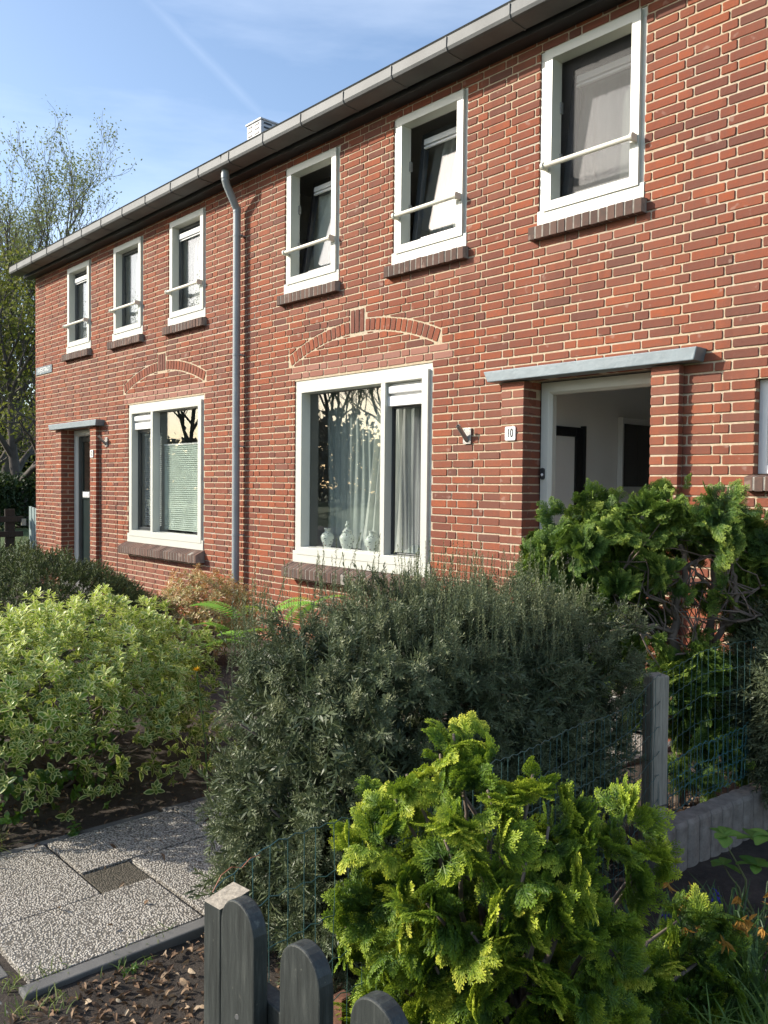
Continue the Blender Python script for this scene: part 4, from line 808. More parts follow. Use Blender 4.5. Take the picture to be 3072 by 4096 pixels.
o = wires(wq, lambda s: [float(np.interp(s, [0, .15, cq[-1]], [.34, .42, .52])) - .075 * k for k in range(4)], 'wire_offcut', WIRE2, step=.03, r_=.0022, crimp=.01, seed=4); tag(o, 'loose bent piece of teal wire mesh standing behind the concrete edging', 'wire mesh')
# concrete palisade edging with half-round posts
m, t, b = new_mat('rough_concrete'); c = ramp(t, noise(t, 14, 7, .7), [(.3, (.16, .13, .105)), (.7, (.36, .31, .26))]); t.links.new(c, b.inputs['Base Color']); b.inputs['Roughness'].default_value = .95; bump(t, b, noise(t, 130, 5, .7), 1, .006); CONC = m
mb = MB(); A = Vector((11.63, -1.78)); B_ = Vector((11.695, -.90)); nseg = 10; d = (B_ - A) / nseg; nn = Vector((d.y, -d.x)).normalized(); pr = []
for side in (1, -1):
    for i in range(nseg) if side == 1 else range(nseg - 1, -1, -1):
        for q in range(7):
            a = math.pi * q / 7; f = i + .5 - .5 * math.cos(a) if side == 1 else i + .5 + .5 * math.cos(a)
            bulge = .014 * math.sin(a); p_ = A + d * f + nn * side * (.036 + bulge); pr.append((p_.x, p_.y))
k = len(pr); V = [(x, y, -.05) for x, y in pr] + [(x, y, .175) for x, y in pr]
ctr = [A + d * min(max(((Vector((x, y)) - A).dot(d) / d.length_squared), 0), nseg) for x, y in pr]
V += [(x * .8 + c_.x * .2, y * .8 + c_.y * .2, .192) for (x, y), c_ in zip(pr, ctr)]
mb.add(V, [(i, (i + 1) % k, k + (i + 1) % k, k + i) for i in range(k)] + [(k + i, k + (i + 1) % k, 2 * k + (i + 1) % k, 2 * k + i) for i in range(k)] + [tuple(range(2 * k, 3 * k))])
mb.lathe([(.05, -.05), (.05, .175), (.04, .193), (.0001, .196)], (B_.x, B_.y, 0), 16)
o = mb.build('garden_edging', CONC, None, smooth=False); tag(o, 'rough concrete palisade edging with scalloped sides', 'garden edging')
for (x, y, z, s_, lb, nm) in ((11.50, -.98, .06, .055, 'pale stone lying behind the wire mesh', 'stone'), (12.69, -3.12, .18, .16, 'pinkish rough stone block at the bottom right corner', 'stone')):
    bm = bmesh.new(); bmesh.ops.create_icosphere(bm, subdivisions=3, radius=1)
    ph = rng.uniform(0, 6, 9)
    for v in bm.verts:
        c_ = v.co.copy(); q = Vector([max(-.72, min(.72, a_)) for a_ in c_]); v.co = Vector((q.x * 1.3, q.y, q.z * (1.1 if s_ > .1 else .5))) * s_ * (1 + .06 * math.sin(c_.x * 7 + ph[0]) * math.sin(c_.y * 6 + ph[1]) + .04 * math.sin(c_.z * 11 + ph[2]))
    me = bpy.data.meshes.new(nm); bm.to_mesh(me); bm.free(); o = link(nm, me, None, [simple('stone_%s' % ('big' if s_ > .1 else 'small'), (.45, .36, .32) if s_ > .1 else (.6, .6, .56), .9, .2, 20, .8, 60)]); o.location = (x, y, z); tag(o, lb, 'stone')

# ------------------------------------------------------------------ vegetation
def norm(a): return a / (np.linalg.norm(a, axis=-1, keepdims=True) + 1e-9)
def frames(D, Up):
    X = norm(D); Y = norm(np.cross(Up, X)); Zv = np.cross(X, Y); return np.stack([X, Y, Zv], -1)   # columns
def scatter(proto, pos, D, Up, s, rnd, jit=0.0):
    """proto: (V,F4,tip). returns V,F,rnd,tip arrays of all copies"""
    V, F, T = proto; k = len(pos); M = frames(D, Up) * np.asarray(s).reshape(-1, 1, 1)
    W_ = np.einsum('kij,nj->kni', M, V) + pos[:, None]
    if jit: W_ = W_ + rng.normal(0, jit, W_.shape)
    Fs = (F[None] + (np.arange(k) * len(V))[:, None, None]).reshape(-1, F.shape[1])
    return W_.reshape(-1, 3), Fs, np.repeat(rnd, len(V)), np.tile(T, k)
def merge(parts):
    Vs, Fs, As, Ts = [], [], [], []; n = 0
    for V, F, a, t_ in parts: Vs.append(V); Fs.append(F + n); As.append(a); Ts.append(t_); n += len(V)
    return np.vstack(Vs), np.vstack(Fs), np.concatenate(As), np.concatenate(Ts)
def foliage(name, parts, mat, parent=None):
    V, F, a, t_ = merge(parts); o = link(name, npmesh(name, V, [F], None, {'rnd': a, 'tip': t_}), parent, [mat])
    if parent is not None: o.matrix_parent_inverse = parent.matrix_world.inverted()
    return o
def root(name, loc, label, cat, group=None):
    o = empty(name, loc, label=label, category=cat, group=group); bpy.context.view_layer.update(); return o
def needle_shoot(L=.11, n=26, nl=.02, nw=.0032, ang=58, up=0.0, seed=0, flat=0.0):
    r_ = np.random.default_rng(seed); V = []; F = []; T = []
    def q(vs, tp): k = len(V); V.extend(vs); F.append((k, k + 1, k + 2, k + 3)); T.extend(tp)
    w_ = .0014
    q([(0, -w_, 0), (L, -w_ * .5, 0), (L, w_ * .5, 0), (0, w_, 0)], (0, 1, 1, 0)); q([(0, 0, -w_), (L, 0, -w_ * .5), (L, 0, w_ * .5), (0, 0, w_)], (0, 1, 1, 0))
    for i in range(n):
        u = (i + .6) / n; az = i * 2.4 + r_.normal(0, .25); a = R(ang * (1.15 - .75 * max(0, u - .6) / .4) + r_.normal(0, 6)); l = nl * (1 - .25 * u) * r_.uniform(.85, 1.1)
        rad = np.array([0, math.cos(az), math.sin(az) * (1 - flat)]); d = np.array([math.cos(a), 0, 0]) + rad * math.sin(a); d = d / np.linalg.norm(d)
        s_ = np.cross(d, rad + .01); s_ = s_ / (np.linalg.norm(s_) + 1e-9) * nw / 2; p0 = np.array([u * L, 0, 0]); 
        q([p0, p0 + d * l * .45 + s_, p0 + d * l, p0 + d * l * .45 - s_], (u * .6, u * .6, min(1, u * .7 + .15), u * .6))
    return np.array(V), np.array(F), np.array(T)
def fan_spray(L=.085, nb=9, bw=.0042, seed=0, curl=.35, sub=True, spread=50):
    """flat fern-like conifer spray in the x,y plane, bending down in z"""
    r_ = np.random.default_rng(seed); V = []; F = []; T = []
    def strip(p0, d, l, w_, t0, t1):
        s_ = np.array([-d[1], d[0]]) * w_ / 2; k = len(V); m_ = p0 + d * l * .6; e = p0 + d * l
        V.extend([p0, m_ - s_, e, m_ + s_]); F.append((k, k + 1, k + 2, k + 3)); T.extend((t0, (t0 + t1) / 2, t1, (t0 + t1) / 2))
    strip(np.array([-.1 * L, 0]), np.array([1., 0]), L * 1.1, bw * 1.3, 0, .9)
    for i in range(nb):
        u = (i + .5) / nb
        for sd in (-1, 1):
            a = R(spread * (1 - .35 * u) + r_.normal(0, 4)) * sd; d = np.array([math.cos(a), math.sin(a)]); l = L * (.62 * (1 - u) + .16) * r_.uniform(.85, 1.12); p0 = np.array([u * L, 0])
            strip(p0, d, l, bw, u * .5, min(1, u * .5 + l / L + .25))
            if sub:
                m_ = max(2, int(l / (bw * 2.0)))
                for j in range(m_):
                    v = (j + .8) / (m_ + .3)
                    for s2 in (-1, 1):
                        a2 = a + s2 * R(42 + r_.normal(0, 5)); d2_ = np.array([math.cos(a2), math.sin(a2)]); strip(p0 + d * l * v, d2_, bw * 2.7 * (1.1 - .45 * v), bw * .85, u * .5 + v * .3, min(1, u * .45 + v * .5 + .25))
    V = np.array(V); z = -curl * (V[:, 0] ** 2 + 1.3 * V[:, 1] ** 2) / L + r_.normal(0, .0012, len(V)); return np.column_stack([V, z]), np.array(F), np.array(T)
def leaf(L=.036, W_=.019, fold=.25, bend=.2, nseg=4):
    """folded oval leaf, tip attribute 0 at the midrib and 1 at the margin"""
    V = []; T = []; F = []
    for i in range(nseg + 1):
        u = i / nseg; w_ = W_ / 2 * (math.sin(math.pi * (u * .92 + .04)) ** .8); z = -bend * L * u * u
        V += [(u * L, -w_, z + fold * w_), (u * L, 0, z), (u * L, w_, z + fold * w_)]; e = 1.0 if i in (0, nseg) else 0.0; T += [1.0, e, 1.0]
    for i in range(nseg): b_ = 3 * i; F += [(b_, b_ + 3, b_ + 4, b_ + 1), (b_ + 1, b_ + 4, b_ + 5, b_ + 2)]
    return np.array(V), np.array(F), np.array(T)
def rosette(lf, n=7, tiltlo=20, tilthi=70, seed=0, stem=.03):
    V, F, T = lf; r_ = np.random.default_rng(seed); Vs, Fs, Ts = [], [], []; k = 0
    for i in range(n):
        az = i * 2.4 + r_.normal(0, .2); u = i / n; tl = R(tiltlo + (tilthi - tiltlo) * (1 - u) + r_.normal(0, 7)); s_ = (1.05 - .5 * u) * r_.uniform(.85, 1.15)
        d = np.array([[math.cos(tl), math.sin(tl) * math.cos(az), math.sin(tl) * math.sin(az)]]); up = np.array([[-math.sin(tl), math.cos(tl) * math.cos(az), math.cos(tl) * math.sin(az)]])
        up = -up if False else np.array([[1.0, 0, 0]]); M = frames(d, up)[0] * s_; Vs.append(V @ M.T + np.array([u * stem, 0, 0])); Fs.append(F + k); Ts.append(T); k += len(V)
    return np.vstack(Vs), np.vstack(Fs), np.concatenate(Ts)
def blob_points(n, c, r_, e=2.0, zlo=-1.0, shell=.2, lump=.08, seed=0):
    """points in the outer shell of a lumpy superellipsoid with outward normals"""
    q = np.random.default_rng(seed); d = norm(q.normal(size=(int(n * 2.2), 3))); d = d[d[:, 2] > zlo][:n]
    rr = (np.abs(d) ** e).sum(1) ** (-1 / e); lm = 1 + lump * (np.sin(d @ q.normal(0, 5, 3) + 1) + np.sin(d @ q.normal(0, 8, 3)) + .7 * np.sin(d @ q.normal(0, 13, 3)))
    dep = 1 - shell * q.random(len(d)) ** 1.6; P = d * (rr * lm * dep)[:, None] * np.array(r_) + np.array(c); nrm = norm(d / np.array(r_)); return P, nrm, q, dep
def branches(name, base, ends, mat, parent, r0=.012, seed=0, n=6, wob=.05, depth=1):
    r_ = random.Random(seed); mb = MB()
    for e in ends:
        b0 = Vector(base) + Vector((r_.gauss(0, .03), r_.gauss(0, .03), 0)); e = Vector(e); pts = []
        for i in range(n + 1):
            u = i / n; p_ = b0.lerp(e, u); p_.z = b0.z + (e.z - b0.z) * u ** .8; p_ += Vector((r_.gauss(0, wob), r_.gauss(0, wob), r_.gauss(0, wob * .6))) * (u * (1 - u) * 3); pts.append(p_)
        mb.tube(pts, [r0 * (1 - .75 * i / n) for i in range(n + 1)], 6)
    o = mb.build(name, mat, parent, smooth=True)
    if parent is not None: o.matrix_parent_inverse = parent.matrix_world.inverted()
    return o
up = np.array([0, 0, 1.0])
# yew hedge bush ------------------------------------------------
YEW = leafmat('yew_needles', [(0, (.05, .07, .036)), (.5, (.14, .17, .088)), (1, (.23, .25, .13))], [(0, (.20, .22, .11)), (.7, (.28, .29, .14)), (1, (.30, .28, .10))], .8, .45, .15, (.10, .14, .03), .3)
yr = root('yew_bush', (11.08, -2.68, 0), 'big dark green yew with upright shoots filling the middle of the garden', 'yew')
sh = [needle_shoot(seed=i, L=.045 + .008 * i, n=20 + 2 * i, nl=.021, nw=.0040, ang=58) for i in range(4)]; tall = [needle_shoot(seed=9 + i, L=.20 + .04 * i, n=46, nl=.019, nw=.0036, ang=52) for i in range(3)]
YC, YR, YE = (11.15, -2.56, .46), (.45, .80, .70), 5.0
P0, N0, q, dep = blob_points(1900, YC, YR, YE, -.66, .20, .07, 21)
def tufts(P0, N0, q, k, sp, upw):
    P = np.repeat(P0, k, 0) + q.normal(0, sp, (len(P0) * k, 3)); Nn_ = np.repeat(norm(N0 + q.normal(0, .30, N0.shape)), k, 0)
    D = norm(Nn_ + up * (upw + .6 * np.clip(Nn_[:, 2:3], 0, 1)) + q.normal(0, .50, P.shape)); return P, D, np.repeat(np.clip(q.normal(.5, .2, len(P0)), 0, 1), k) + q.normal(0, .12, len(P))
P, D, rn = tufts(P0, N0, q, 8, .017, .12)
idx = q.integers(0, 4, len(P)); parts = [scatter(sh[k], P[idx == k] - D[idx == k] * .02, D[idx == k], norm(q.normal(size=(int((idx == k).sum()), 3))), q.uniform(.8, 1.2, int((idx == k).sum())), rn[idx == k]) for k in range(4)]
# leaders on the top
Pt, Nt, q2, _ = blob_points(5200, YC, YR, YE, .3, .06, .07, 21); Pt = Pt[Pt[:, 2] > .98]; Pt = Pt[:800]; hh = q2.uniform(.45, .95, len(Pt)); hh[q2.random(len(Pt)) > .95] *= 1.35
Dt = norm(up + q2.normal(0, .13, Pt.shape)); it = q2.integers(0, 3, len(Pt))
parts += [scatter(tall[k], Pt[it == k] - Dt[it == k] * .08, Dt[it == k], norm(q2.normal(size=(int((it == k).sum()), 3))), hh[it == k], q2.uniform(.3, 1, int((it == k).sum()))) for k in range(3)]
foliage('foliage', parts, YEW, yr)
# dense inner growth, coloured dark to paint shade between the tufts
P2, N2, q3, _ = blob_points(3600, YC, (.40, .76, .60), 5.0, -.7, .4, .05, 5)
foliage('inner_foliage', [scatter(sh[3], P2, norm(q3.normal(size=P2.shape)), norm(q3.normal(size=P2.shape)), q3.uniform(1.6, 2.4, len(P2)), q3.random(len(P2)) * .3)], YEW, yr)
branches('stems', (11.1, -2.7, 0), [(11.08 + .4 * math.cos(a), -2.68 + .7 * math.sin(a), .5 + .3 * random.random()) for a in np.arange(0, 6.2, .45)] + [(11.75, -1.9, .35)], BARKD, yr, .016, 3)
# hinoki cypresses -----------------------------------------------
fans = [fan_spray(seed=i, L=.036 + .006 * (i % 3), nb=6, bw=.0034, curl=.15 + .08 * i) for i in range(5)]
def hinoki(parts_list, clumps, dens, view, seed, size=1.0, upw=.45, dark=0.0):  # dark lowers spray colour: shade painted into low, inner and rear clumps
    """each clump is a few cupped fans of small flat sprays lying edge to edge"""
    q = np.random.default_rng(seed); PP, DD, NN, SS, RR = [], [], [], [], []
    for (cx, cy, cz, r_) in clumps:
        c_ = np.array([cx, cy, cz]); ns_ = max(3, int(3.2 * (r_ / .05)))
        for s_i in range(ns_):
            o = norm(q.normal(0, .75, 3) + up * upw + view * .45); b_ = c_ + norm(q.normal(size=3)) * r_ * .45 * q.random() - o * r_ * .45
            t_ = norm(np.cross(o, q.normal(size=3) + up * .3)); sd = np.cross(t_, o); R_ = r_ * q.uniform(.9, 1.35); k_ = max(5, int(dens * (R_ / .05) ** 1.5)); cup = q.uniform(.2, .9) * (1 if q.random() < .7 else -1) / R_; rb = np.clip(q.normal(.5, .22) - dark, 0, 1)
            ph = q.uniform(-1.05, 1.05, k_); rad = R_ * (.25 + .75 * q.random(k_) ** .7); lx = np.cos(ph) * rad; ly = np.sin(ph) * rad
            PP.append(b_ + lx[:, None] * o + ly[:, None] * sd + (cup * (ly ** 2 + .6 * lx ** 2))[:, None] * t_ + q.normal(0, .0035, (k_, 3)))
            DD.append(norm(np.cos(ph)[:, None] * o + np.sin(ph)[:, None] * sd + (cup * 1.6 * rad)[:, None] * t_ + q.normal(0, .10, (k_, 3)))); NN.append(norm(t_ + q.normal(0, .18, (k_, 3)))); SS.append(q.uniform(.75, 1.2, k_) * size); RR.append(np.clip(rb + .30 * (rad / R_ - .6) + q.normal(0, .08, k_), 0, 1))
    PP, DD, NN, SS, RR = map(np.concatenate, (PP, DD, NN, SS, RR)); kk = q.integers(0, 5, len(PP))
    for k in range(5): m_ = kk == k; parts_list.append(scatter(fans[k], PP[m_], DD[m_], NN[m_], SS[m_], RR[m_]))
VIEW = np.array([.72, -.62, .25])
GOLDM = leafmat('golden_cypress_scales', [(0, (.016, .042, .010)), (.5, (.065, .14, .018)), (1, (.24, .34, .03))], [(0, (.07, .15, .02)), (.4, (.24, .36, .03)), (.7, (.50, .58, .05)), (1, (.80, .76, .10))], .66, .5, .34, (.35, .45, .03), .3)  # golden foliage, with sunlit tips and shaded insides put into the colours
GREENM = leafmat('green_cypress_scales', [(0, (.02, .05, .014)), (.5, (.05, .11, .02)), (1, (.12, .20, .035))], [(0, (.06, .13, .025)), (.5, (.20, .30, .045)), (1, (.48, .54, .09))], .66, .5, .22, (.2, .32, .03), .3)
gr = root('golden_cypress', (12.12, -3.3, 0), 'low golden green dwarf cypress with curled shell sprays behind the pickets', 'conifer')
parts = []; hinoki(parts, [(x, y, z * .97 - .015, r_ * .92) for x, y, z, r_ in GOLD[:-10]], 14, VIEW, 31); hinoki(parts, GOLD[-10:], 9, VIEW, 36, 1, .3, .3)  # last clumps darkened in colour to paint the shaded lower lobe
q = np.random.default_rng(8); back = [(12.12 + (12.12 - x) * .55 - .02, -3.3 + (-3.3 - y) * .6 + .05, z, r_) for x, y, z, r_ in GOLD[:-10] if z < .62]
core = [(12.12 + q.normal(0, .09), -3.28 + q.normal(0, .09), z, .09) for z in np.linspace(.1, .66, 20)]
core += [(12.12 + .33 * math.cos(a) , -3.3 + .33 * math.sin(a), z, .10) for z in (.1, .22) for a in np.arange(0, 6.2, .5)]
hinoki(parts, [(x, y, z * .85, r_ * .8) for x, y, z, r_ in back], 7, -VIEW * .4, 32, 1.2); hinoki(parts, core, 6, VIEW * .2, 33, 1.3, .3, .3)  # core sprays darkened in colour for the shade inside the bush
foliage('foliage', parts, GOLDM, gr)
branches('stems', (12.12, -3.3, 0), [(x, y, z) for x, y, z, r_ in GOLD[::2]], BARK, gr, .013, 4, wob=.03)
hr = root('green_cypress', (11.15, -1.05, 0), 'taller green cypress with bare twisted trunks in front of the open doorway', 'conifer')
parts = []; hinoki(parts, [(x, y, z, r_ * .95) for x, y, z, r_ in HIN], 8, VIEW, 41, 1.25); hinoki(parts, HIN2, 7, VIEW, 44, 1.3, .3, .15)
hinoki(parts, [(x - .05 + .12 * q.normal(), y + .12 + .1 * abs(q.normal()), z, r_) for x, y, z, r_ in HIN[::2] if z > 1.0], 6, VIEW * .3, 42, 1.4, .3, .2)
foliage('foliage', parts, GREENM, hr)
mb = MB()
for k_, pts in HBR.items():
    pts = [Vector(p_) for p_ in pts]
    if k_[0] == 't': pts[0].z = 0.0 if k_ != 't3' else pts[0].z
    fine = []
    for i in range(len(pts) - 1):
        for s_ in range(4): fine.append(pts[i].lerp(pts[i + 1], s_ / 4) + Vector((random.gauss(0, .006), random.gauss(0, .006), random.gauss(0, .004))))
    fine.append(pts[-1]); r0 = {'t1': .030, 't2': .028, 't3': .018}.get(k_, .0095); mb.tube(fine, [r0 * (1 - .65 * i / len(fine)) for i in range(len(fine))], 8)
for i in range(90):
    k_ = random.choice(list(HBR.keys())); pts = HBR[k_]; j_ = random.randrange(1, len(pts)); a = Vector(pts[j_ - 1]).lerp(Vector(pts[j_]), random.random()); c_ = Vector(random.choice(HIN)[:3])
    if (c_ - a).length > .42: c_ = a + (c_ - a).normalized() * .3
    mid_ = a.lerp(c_, .5) + Vector((random.gauss(0, .03), random.gauss(0, .03), random.gauss(0, .03))); mb.tube([a, a.lerp(mid_, .5) + Vector((random.gauss(0, .01),) * 3), mid_, c_], [.005, .004, .003, .0015], 5)
o = mb.build('trunk', BARK, hr, smooth=True); o.matrix_parent_inverse = hr.matrix_world.inverted()
# second conifer at the right edge, dark
rr_ = root('yew_bush', (11.80, -.70, 0), 'dark conifer at the right edge behind the concrete edging', 'conifer')
P, Nn_, q, dep = blob_points(3600, (11.80, -.68, .52), (.30, .30, .46), 2.4, -.6, .4, .10, 51); D = norm(Nn_ + q.normal(0, .4, P.shape) + up * .1)
foliage('foliage', [scatter(sh[1], P, D, norm(q.normal(size=P.shape)), q.uniform(1.4, 2.2, len(P)), q.random(len(P)) * .5)], YEW, rr_)
branches('stems', (11.80, -.70, 0), [(11.8 + .2 * math.cos(a), -.68 + .2 * math.sin(a), .7) for a in np.arange(0, 6, 1.0)], BARKD, rr_, .014, 6)
# variegated euonymus ---------------------------------------------
EUO = leafmat('variegated_leaf', [(0, (.045, .11, .02)), (.5, (.17, .31, .03)), (1, (.50, .62, .05))], [(0, (.50, .54, .20)), (.6, (.72, .72, .30)), (1, (.80, .78, .42))], .56, .38, .3, (.45, .55, .06), .4, .07)
EUG = leafmat('plain_green_leaf', [(0, (.03, .09, .015)), (.5, (.06, .14, .02)), (1, (.10, .20, .03))], None, .5, .35, .3, (.25, .4, .03), .5)
er = root('euonymus_bush', (9.0, -3.2, 0), 'sprawling yellow green variegated shrub left of the gravel path', 'shrub')
lf = leaf(.046, .025); ros = [rosette(lf, 8, 15, 75, i, .035) for i in range(4)]
P, Nn_, q, dep = blob_points(3300, (8.95, -3.22, .36), (.80, .90, .55), 2.5, -.55, .30, .07, 61); D = norm(Nn_ * .6 + up * .65 + q.normal(0, .3, P.shape)); idx = q.integers(0, 4, len(P))
keep = ~((P[:, 2] < .42) & (q.random(len(P)) < .72) & (P[:, 0] > 8.9)); P, D, idx = P[keep], D[keep], idx[keep]
rn = np.clip(.10 + .85 * (P[:, 2] - .25) + .22 * q.normal(size=len(P)), 0, 1)  # leaf colour darkens downwards: shading painted into the shrub
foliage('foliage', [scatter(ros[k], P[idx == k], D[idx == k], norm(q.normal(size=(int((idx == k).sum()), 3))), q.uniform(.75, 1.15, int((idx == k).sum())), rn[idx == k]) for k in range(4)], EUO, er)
P, Nn_, q, _ = blob_points(420, (8.98, -3.5, .2), (.62, .5, .26), 2.4, -.6, .3, .08, 62); lg = leaf(.034, .027, .15, .15); rg = rosette(lg, 5, 25, 80, 3, .02)
foliage('green_leaves', [scatter(rg, P, norm(Nn_ * .7 + up * .6 + q.normal(0, .3, P.shape)), norm(q.normal(size=P.shape)), q.uniform(.8, 1.2, len(P)), q.random(len(P)))], EUG, er)
branches('stems', (9.05, -3.2, 0), [(8.95 + .55 * math.cos(a) * random.uniform(.5, 1), -3.2 + .65 * math.sin(a) * random.uniform(.5, 1), .35 + .3 * random.random()) for a in np.arange(0, 6.2, .22)] + [(9.5, -3.1 + .1 * i, .3) for i in range(-3, 4)], BARK, er, .011, 7, wob=.06)
# spreading juniper -------------------------------------------------
JUN = leafmat('juniper_scales', [(0, (.035, .055, .02)), (.5, (.085, .12, .038)), (1, (.16, .19, .06))], [(0, (.12, .14, .045)), (1, (.26, .26, .09))], .75, .5, .1, (.1, .12, .02), .3)
jr = root('juniper_bush', (6.3, -2.4, 0), 'broad dark green mounded juniper in front of the door of number 12', 'shrub')
jsh = [needle_shoot(seed=20 + i, L=.065, n=22, nl=.016, nw=.0055, ang=45) for i in range(3)]
P, Nn_, q, dep = blob_points(14000, (6.3, -2.45, .16), (1.25, 1.15, .82), 2.0, -.1, .16, .05, 71); D = norm(Nn_ * .55 + up * .15 + q.normal(0, .35, P.shape) + np.array([.6, -.1, 0])); idx = q.integers(0, 3, len(P))
foliage('foliage', [scatter(jsh[k], P[idx == k], D[idx == k], norm(q.normal(size=(int((idx == k).sum()), 3))), q.uniform(.8, 1.3, int((idx == k).sum())), q.random(int((idx == k).sum()))) for k in range(3)], JUN, jr)
branches('stems', (6.3, -2.4, 0), [(6.3 + 1 * math.cos(a), -2.4 + .9 * math.sin(a), .45) for a in np.arange(0, 6.2, .6)], BARKD, jr, .02, 8)
# orange tinted pieris -----------------------------------------------
PIE = leafmat('orange_green_leaf', [(0, (.20, .24, .06)), (.35, (.42, .42, .14)), (.7, (.62, .50, .24)), (1, (.60, .28, .12))], [(0, (.25, .24, .10)), (.6, (.5, .38, .2)), (1, (.5, .18, .07))], .7, .4, .25, (.4, .25, .05), .4)
pr_ = root('pieris_bush', (6.72, -1.0, 0), 'rounded shrub with orange tinged young leaves at the foot of the downpipe', 'shrub')
rl = [rosette(leaf(.045, .014, .2, .25, 3), 9, 10, 85, 30 + i, .02) for i in range(2)]
P, Nn_, q, dep = blob_points(1500, (6.75, -1.02, .38), (.50, .46, .40), 2.2, -.7, .35, .08, 81); idx = q.integers(0, 2, len(P)); D = norm(Nn_ * .7 + up * .5 + q.normal(0, .3, P.shape))
foliage('foliage', [scatter(rl[k], P[idx == k], D[idx == k], norm(q.normal(size=(int((idx == k).sum()), 3))), q.uniform(.7, 1.15, int((idx == k).sum())), np.clip(.3 + .5 * P[idx == k][:, 2] + .25 * q.normal(size=int((idx == k).sum())), 0, 1)) for k in range(2)], PIE, pr_)
branches('stems', (6.75, -1.0, 0), [(6.75 + .3 * math.cos(a), -1 + .3 * math.sin(a), .5) for a in np.arange(0, 6.2, .5)], BARK, pr_, .009, 9)
# bright pinnate fronds ------------------------------------------------
FRN = leafmat('bright_frond', [(0, (.20, .42, .05)), (1, (.34, .58, .08))], None, .5, .45, .4, (.4, .6, .05), .3)
fn = root('fern_plant', (9.4, -1.9, 0), 'bright lime green feathery fronds between the pieris and the yew', 'fern')
def frond(L=.38, n=17):
    V = []; F = []
    def q4(a, b_, c_, d_): k = len(V); V.extend([a, b_, c_, d_]); F.append((k, k + 1, k + 2, k + 3))
    f_ = lambda u: np.array([u * L, 0, .20 * L * math.sin(u * 2.2) - .26 * L * u * u])
    for i in range(12): a, c_ = f_(i / 12), f_((i + 1) / 12); w_ = np.array([0, .0016, 0]); q4(a - w_, c_ - w_, c_ + w_, a + w_)
    for i in range(n):
        u = .16 + .84 * i / n; p0 = f_(u)
        for s_ in (-1, 1):
            l = L * .27 * math.sin(math.pi * min(1, u * .85 + .12)) ** .7; d = np.array([.42, s_ * .9, -.22]); d = d / np.linalg.norm(d); sd = np.array([1, 0, -.1]) * .012; q4(p0, p0 + d * l * .4 + sd, p0 + d * l, p0 + d * l * .4 - sd)
    return np.array(V), np.array(F), np.zeros(len(V))
q = np.random.default_rng(4); pp = []; dd = []
for (x, y, z, dx, dy, dz) in ((9.22, -2.25, .72, -.5, -.75, .2), (9.28, -2.2, .78, -.8, -.5, .3), (9.35, -2.1, .80, .5, -.8, .3), (9.30, -2.1, .82, .7, .6, .35), (9.45, -1.95, .84, .6, .7, .4), (9.35, -2.0, .70, -.7, -.7, 0), (9.2, -2.1, .62, -.3, -.9, .1), (9.4, -2.05, .75, -.2, .9, .4), (9.3, -2.15, .66, -.9, -.2, .1)): pp.append((x, y, z)); dd.append((dx, dy, dz))
pp = np.array(pp); dd = norm(np.array(dd)); 
for k in range(len(pp)): foliage('frond', [scatter(frond(), pp[k:k + 1], dd[k:k + 1], up[None] + q.normal(0, .15, (1, 3)), q.uniform(.7, 1.05, 1), q.random(1))], FRN, fn)
branches('stems', (9.4, -1.9, 0), [tuple(p_) for p_ in pp], simple('green_stem', (.10, .18, .04), .6, .2), fn, .005, 10, wob=.01)
# hydrangea leaves ---------------------------------------------------------
HYD = leafmat('hydrangea_leaf', [(0, (.07, .16, .03)), (1, (.15, .28, .05))], [(0, (.06, .14, .025)), (1, (.12, .24, .04))], .8, .5, .25, (.3, .5, .05), .35)
hy = root('hydrangea', (12.2, -2.0, 0), 'broad leaved young hydrangea in front of the concrete edging', 'shrub')
hl = leaf(.105, .072, .22, .25, 6); q = np.random.default_rng(14); parts = []
for (x, y, z, s_) in ((12.09, -2.13, .40, .8), (12.20, -2.02, .40, 1.0), (12.17, -2.06, .30, .85), (12.30, -1.95, .34, 1.0), (12.06, -2.07, .27, .8), (12.28, -2.03, .22, .9), (12.36, -1.90, .42, .9), (12.12, -1.98, .36, .7), (12.24, -1.98, .14, .9)):
    for k in range(5): az = k * 1.257 + q.uniform(0, 1); d = np.array([[math.cos(az), math.sin(az), q.uniform(.05, .5)]]); parts.append(scatter(hl, np.array([[x, y, z]]), d, np.array([[0, 0, 1.]]) + q.normal(0, .15, (1, 3)), [s_ * q.uniform(.6, 1.0)], [q.random()]))
foliage('foliage', parts, HYD, hy); branches('stems', (12.2, -2.0, 0), [(12.09, -2.13, .40), (12.20, -2.02, .40), (12.30, -1.95, .34), (12.36, -1.90, .42), (12.06, -2.07, .27), (12.28, -2.03, .22)], simple('hydrangea_stem', (.14, .15, .06), .7, .2), hy, .006, 11, wob=.01)
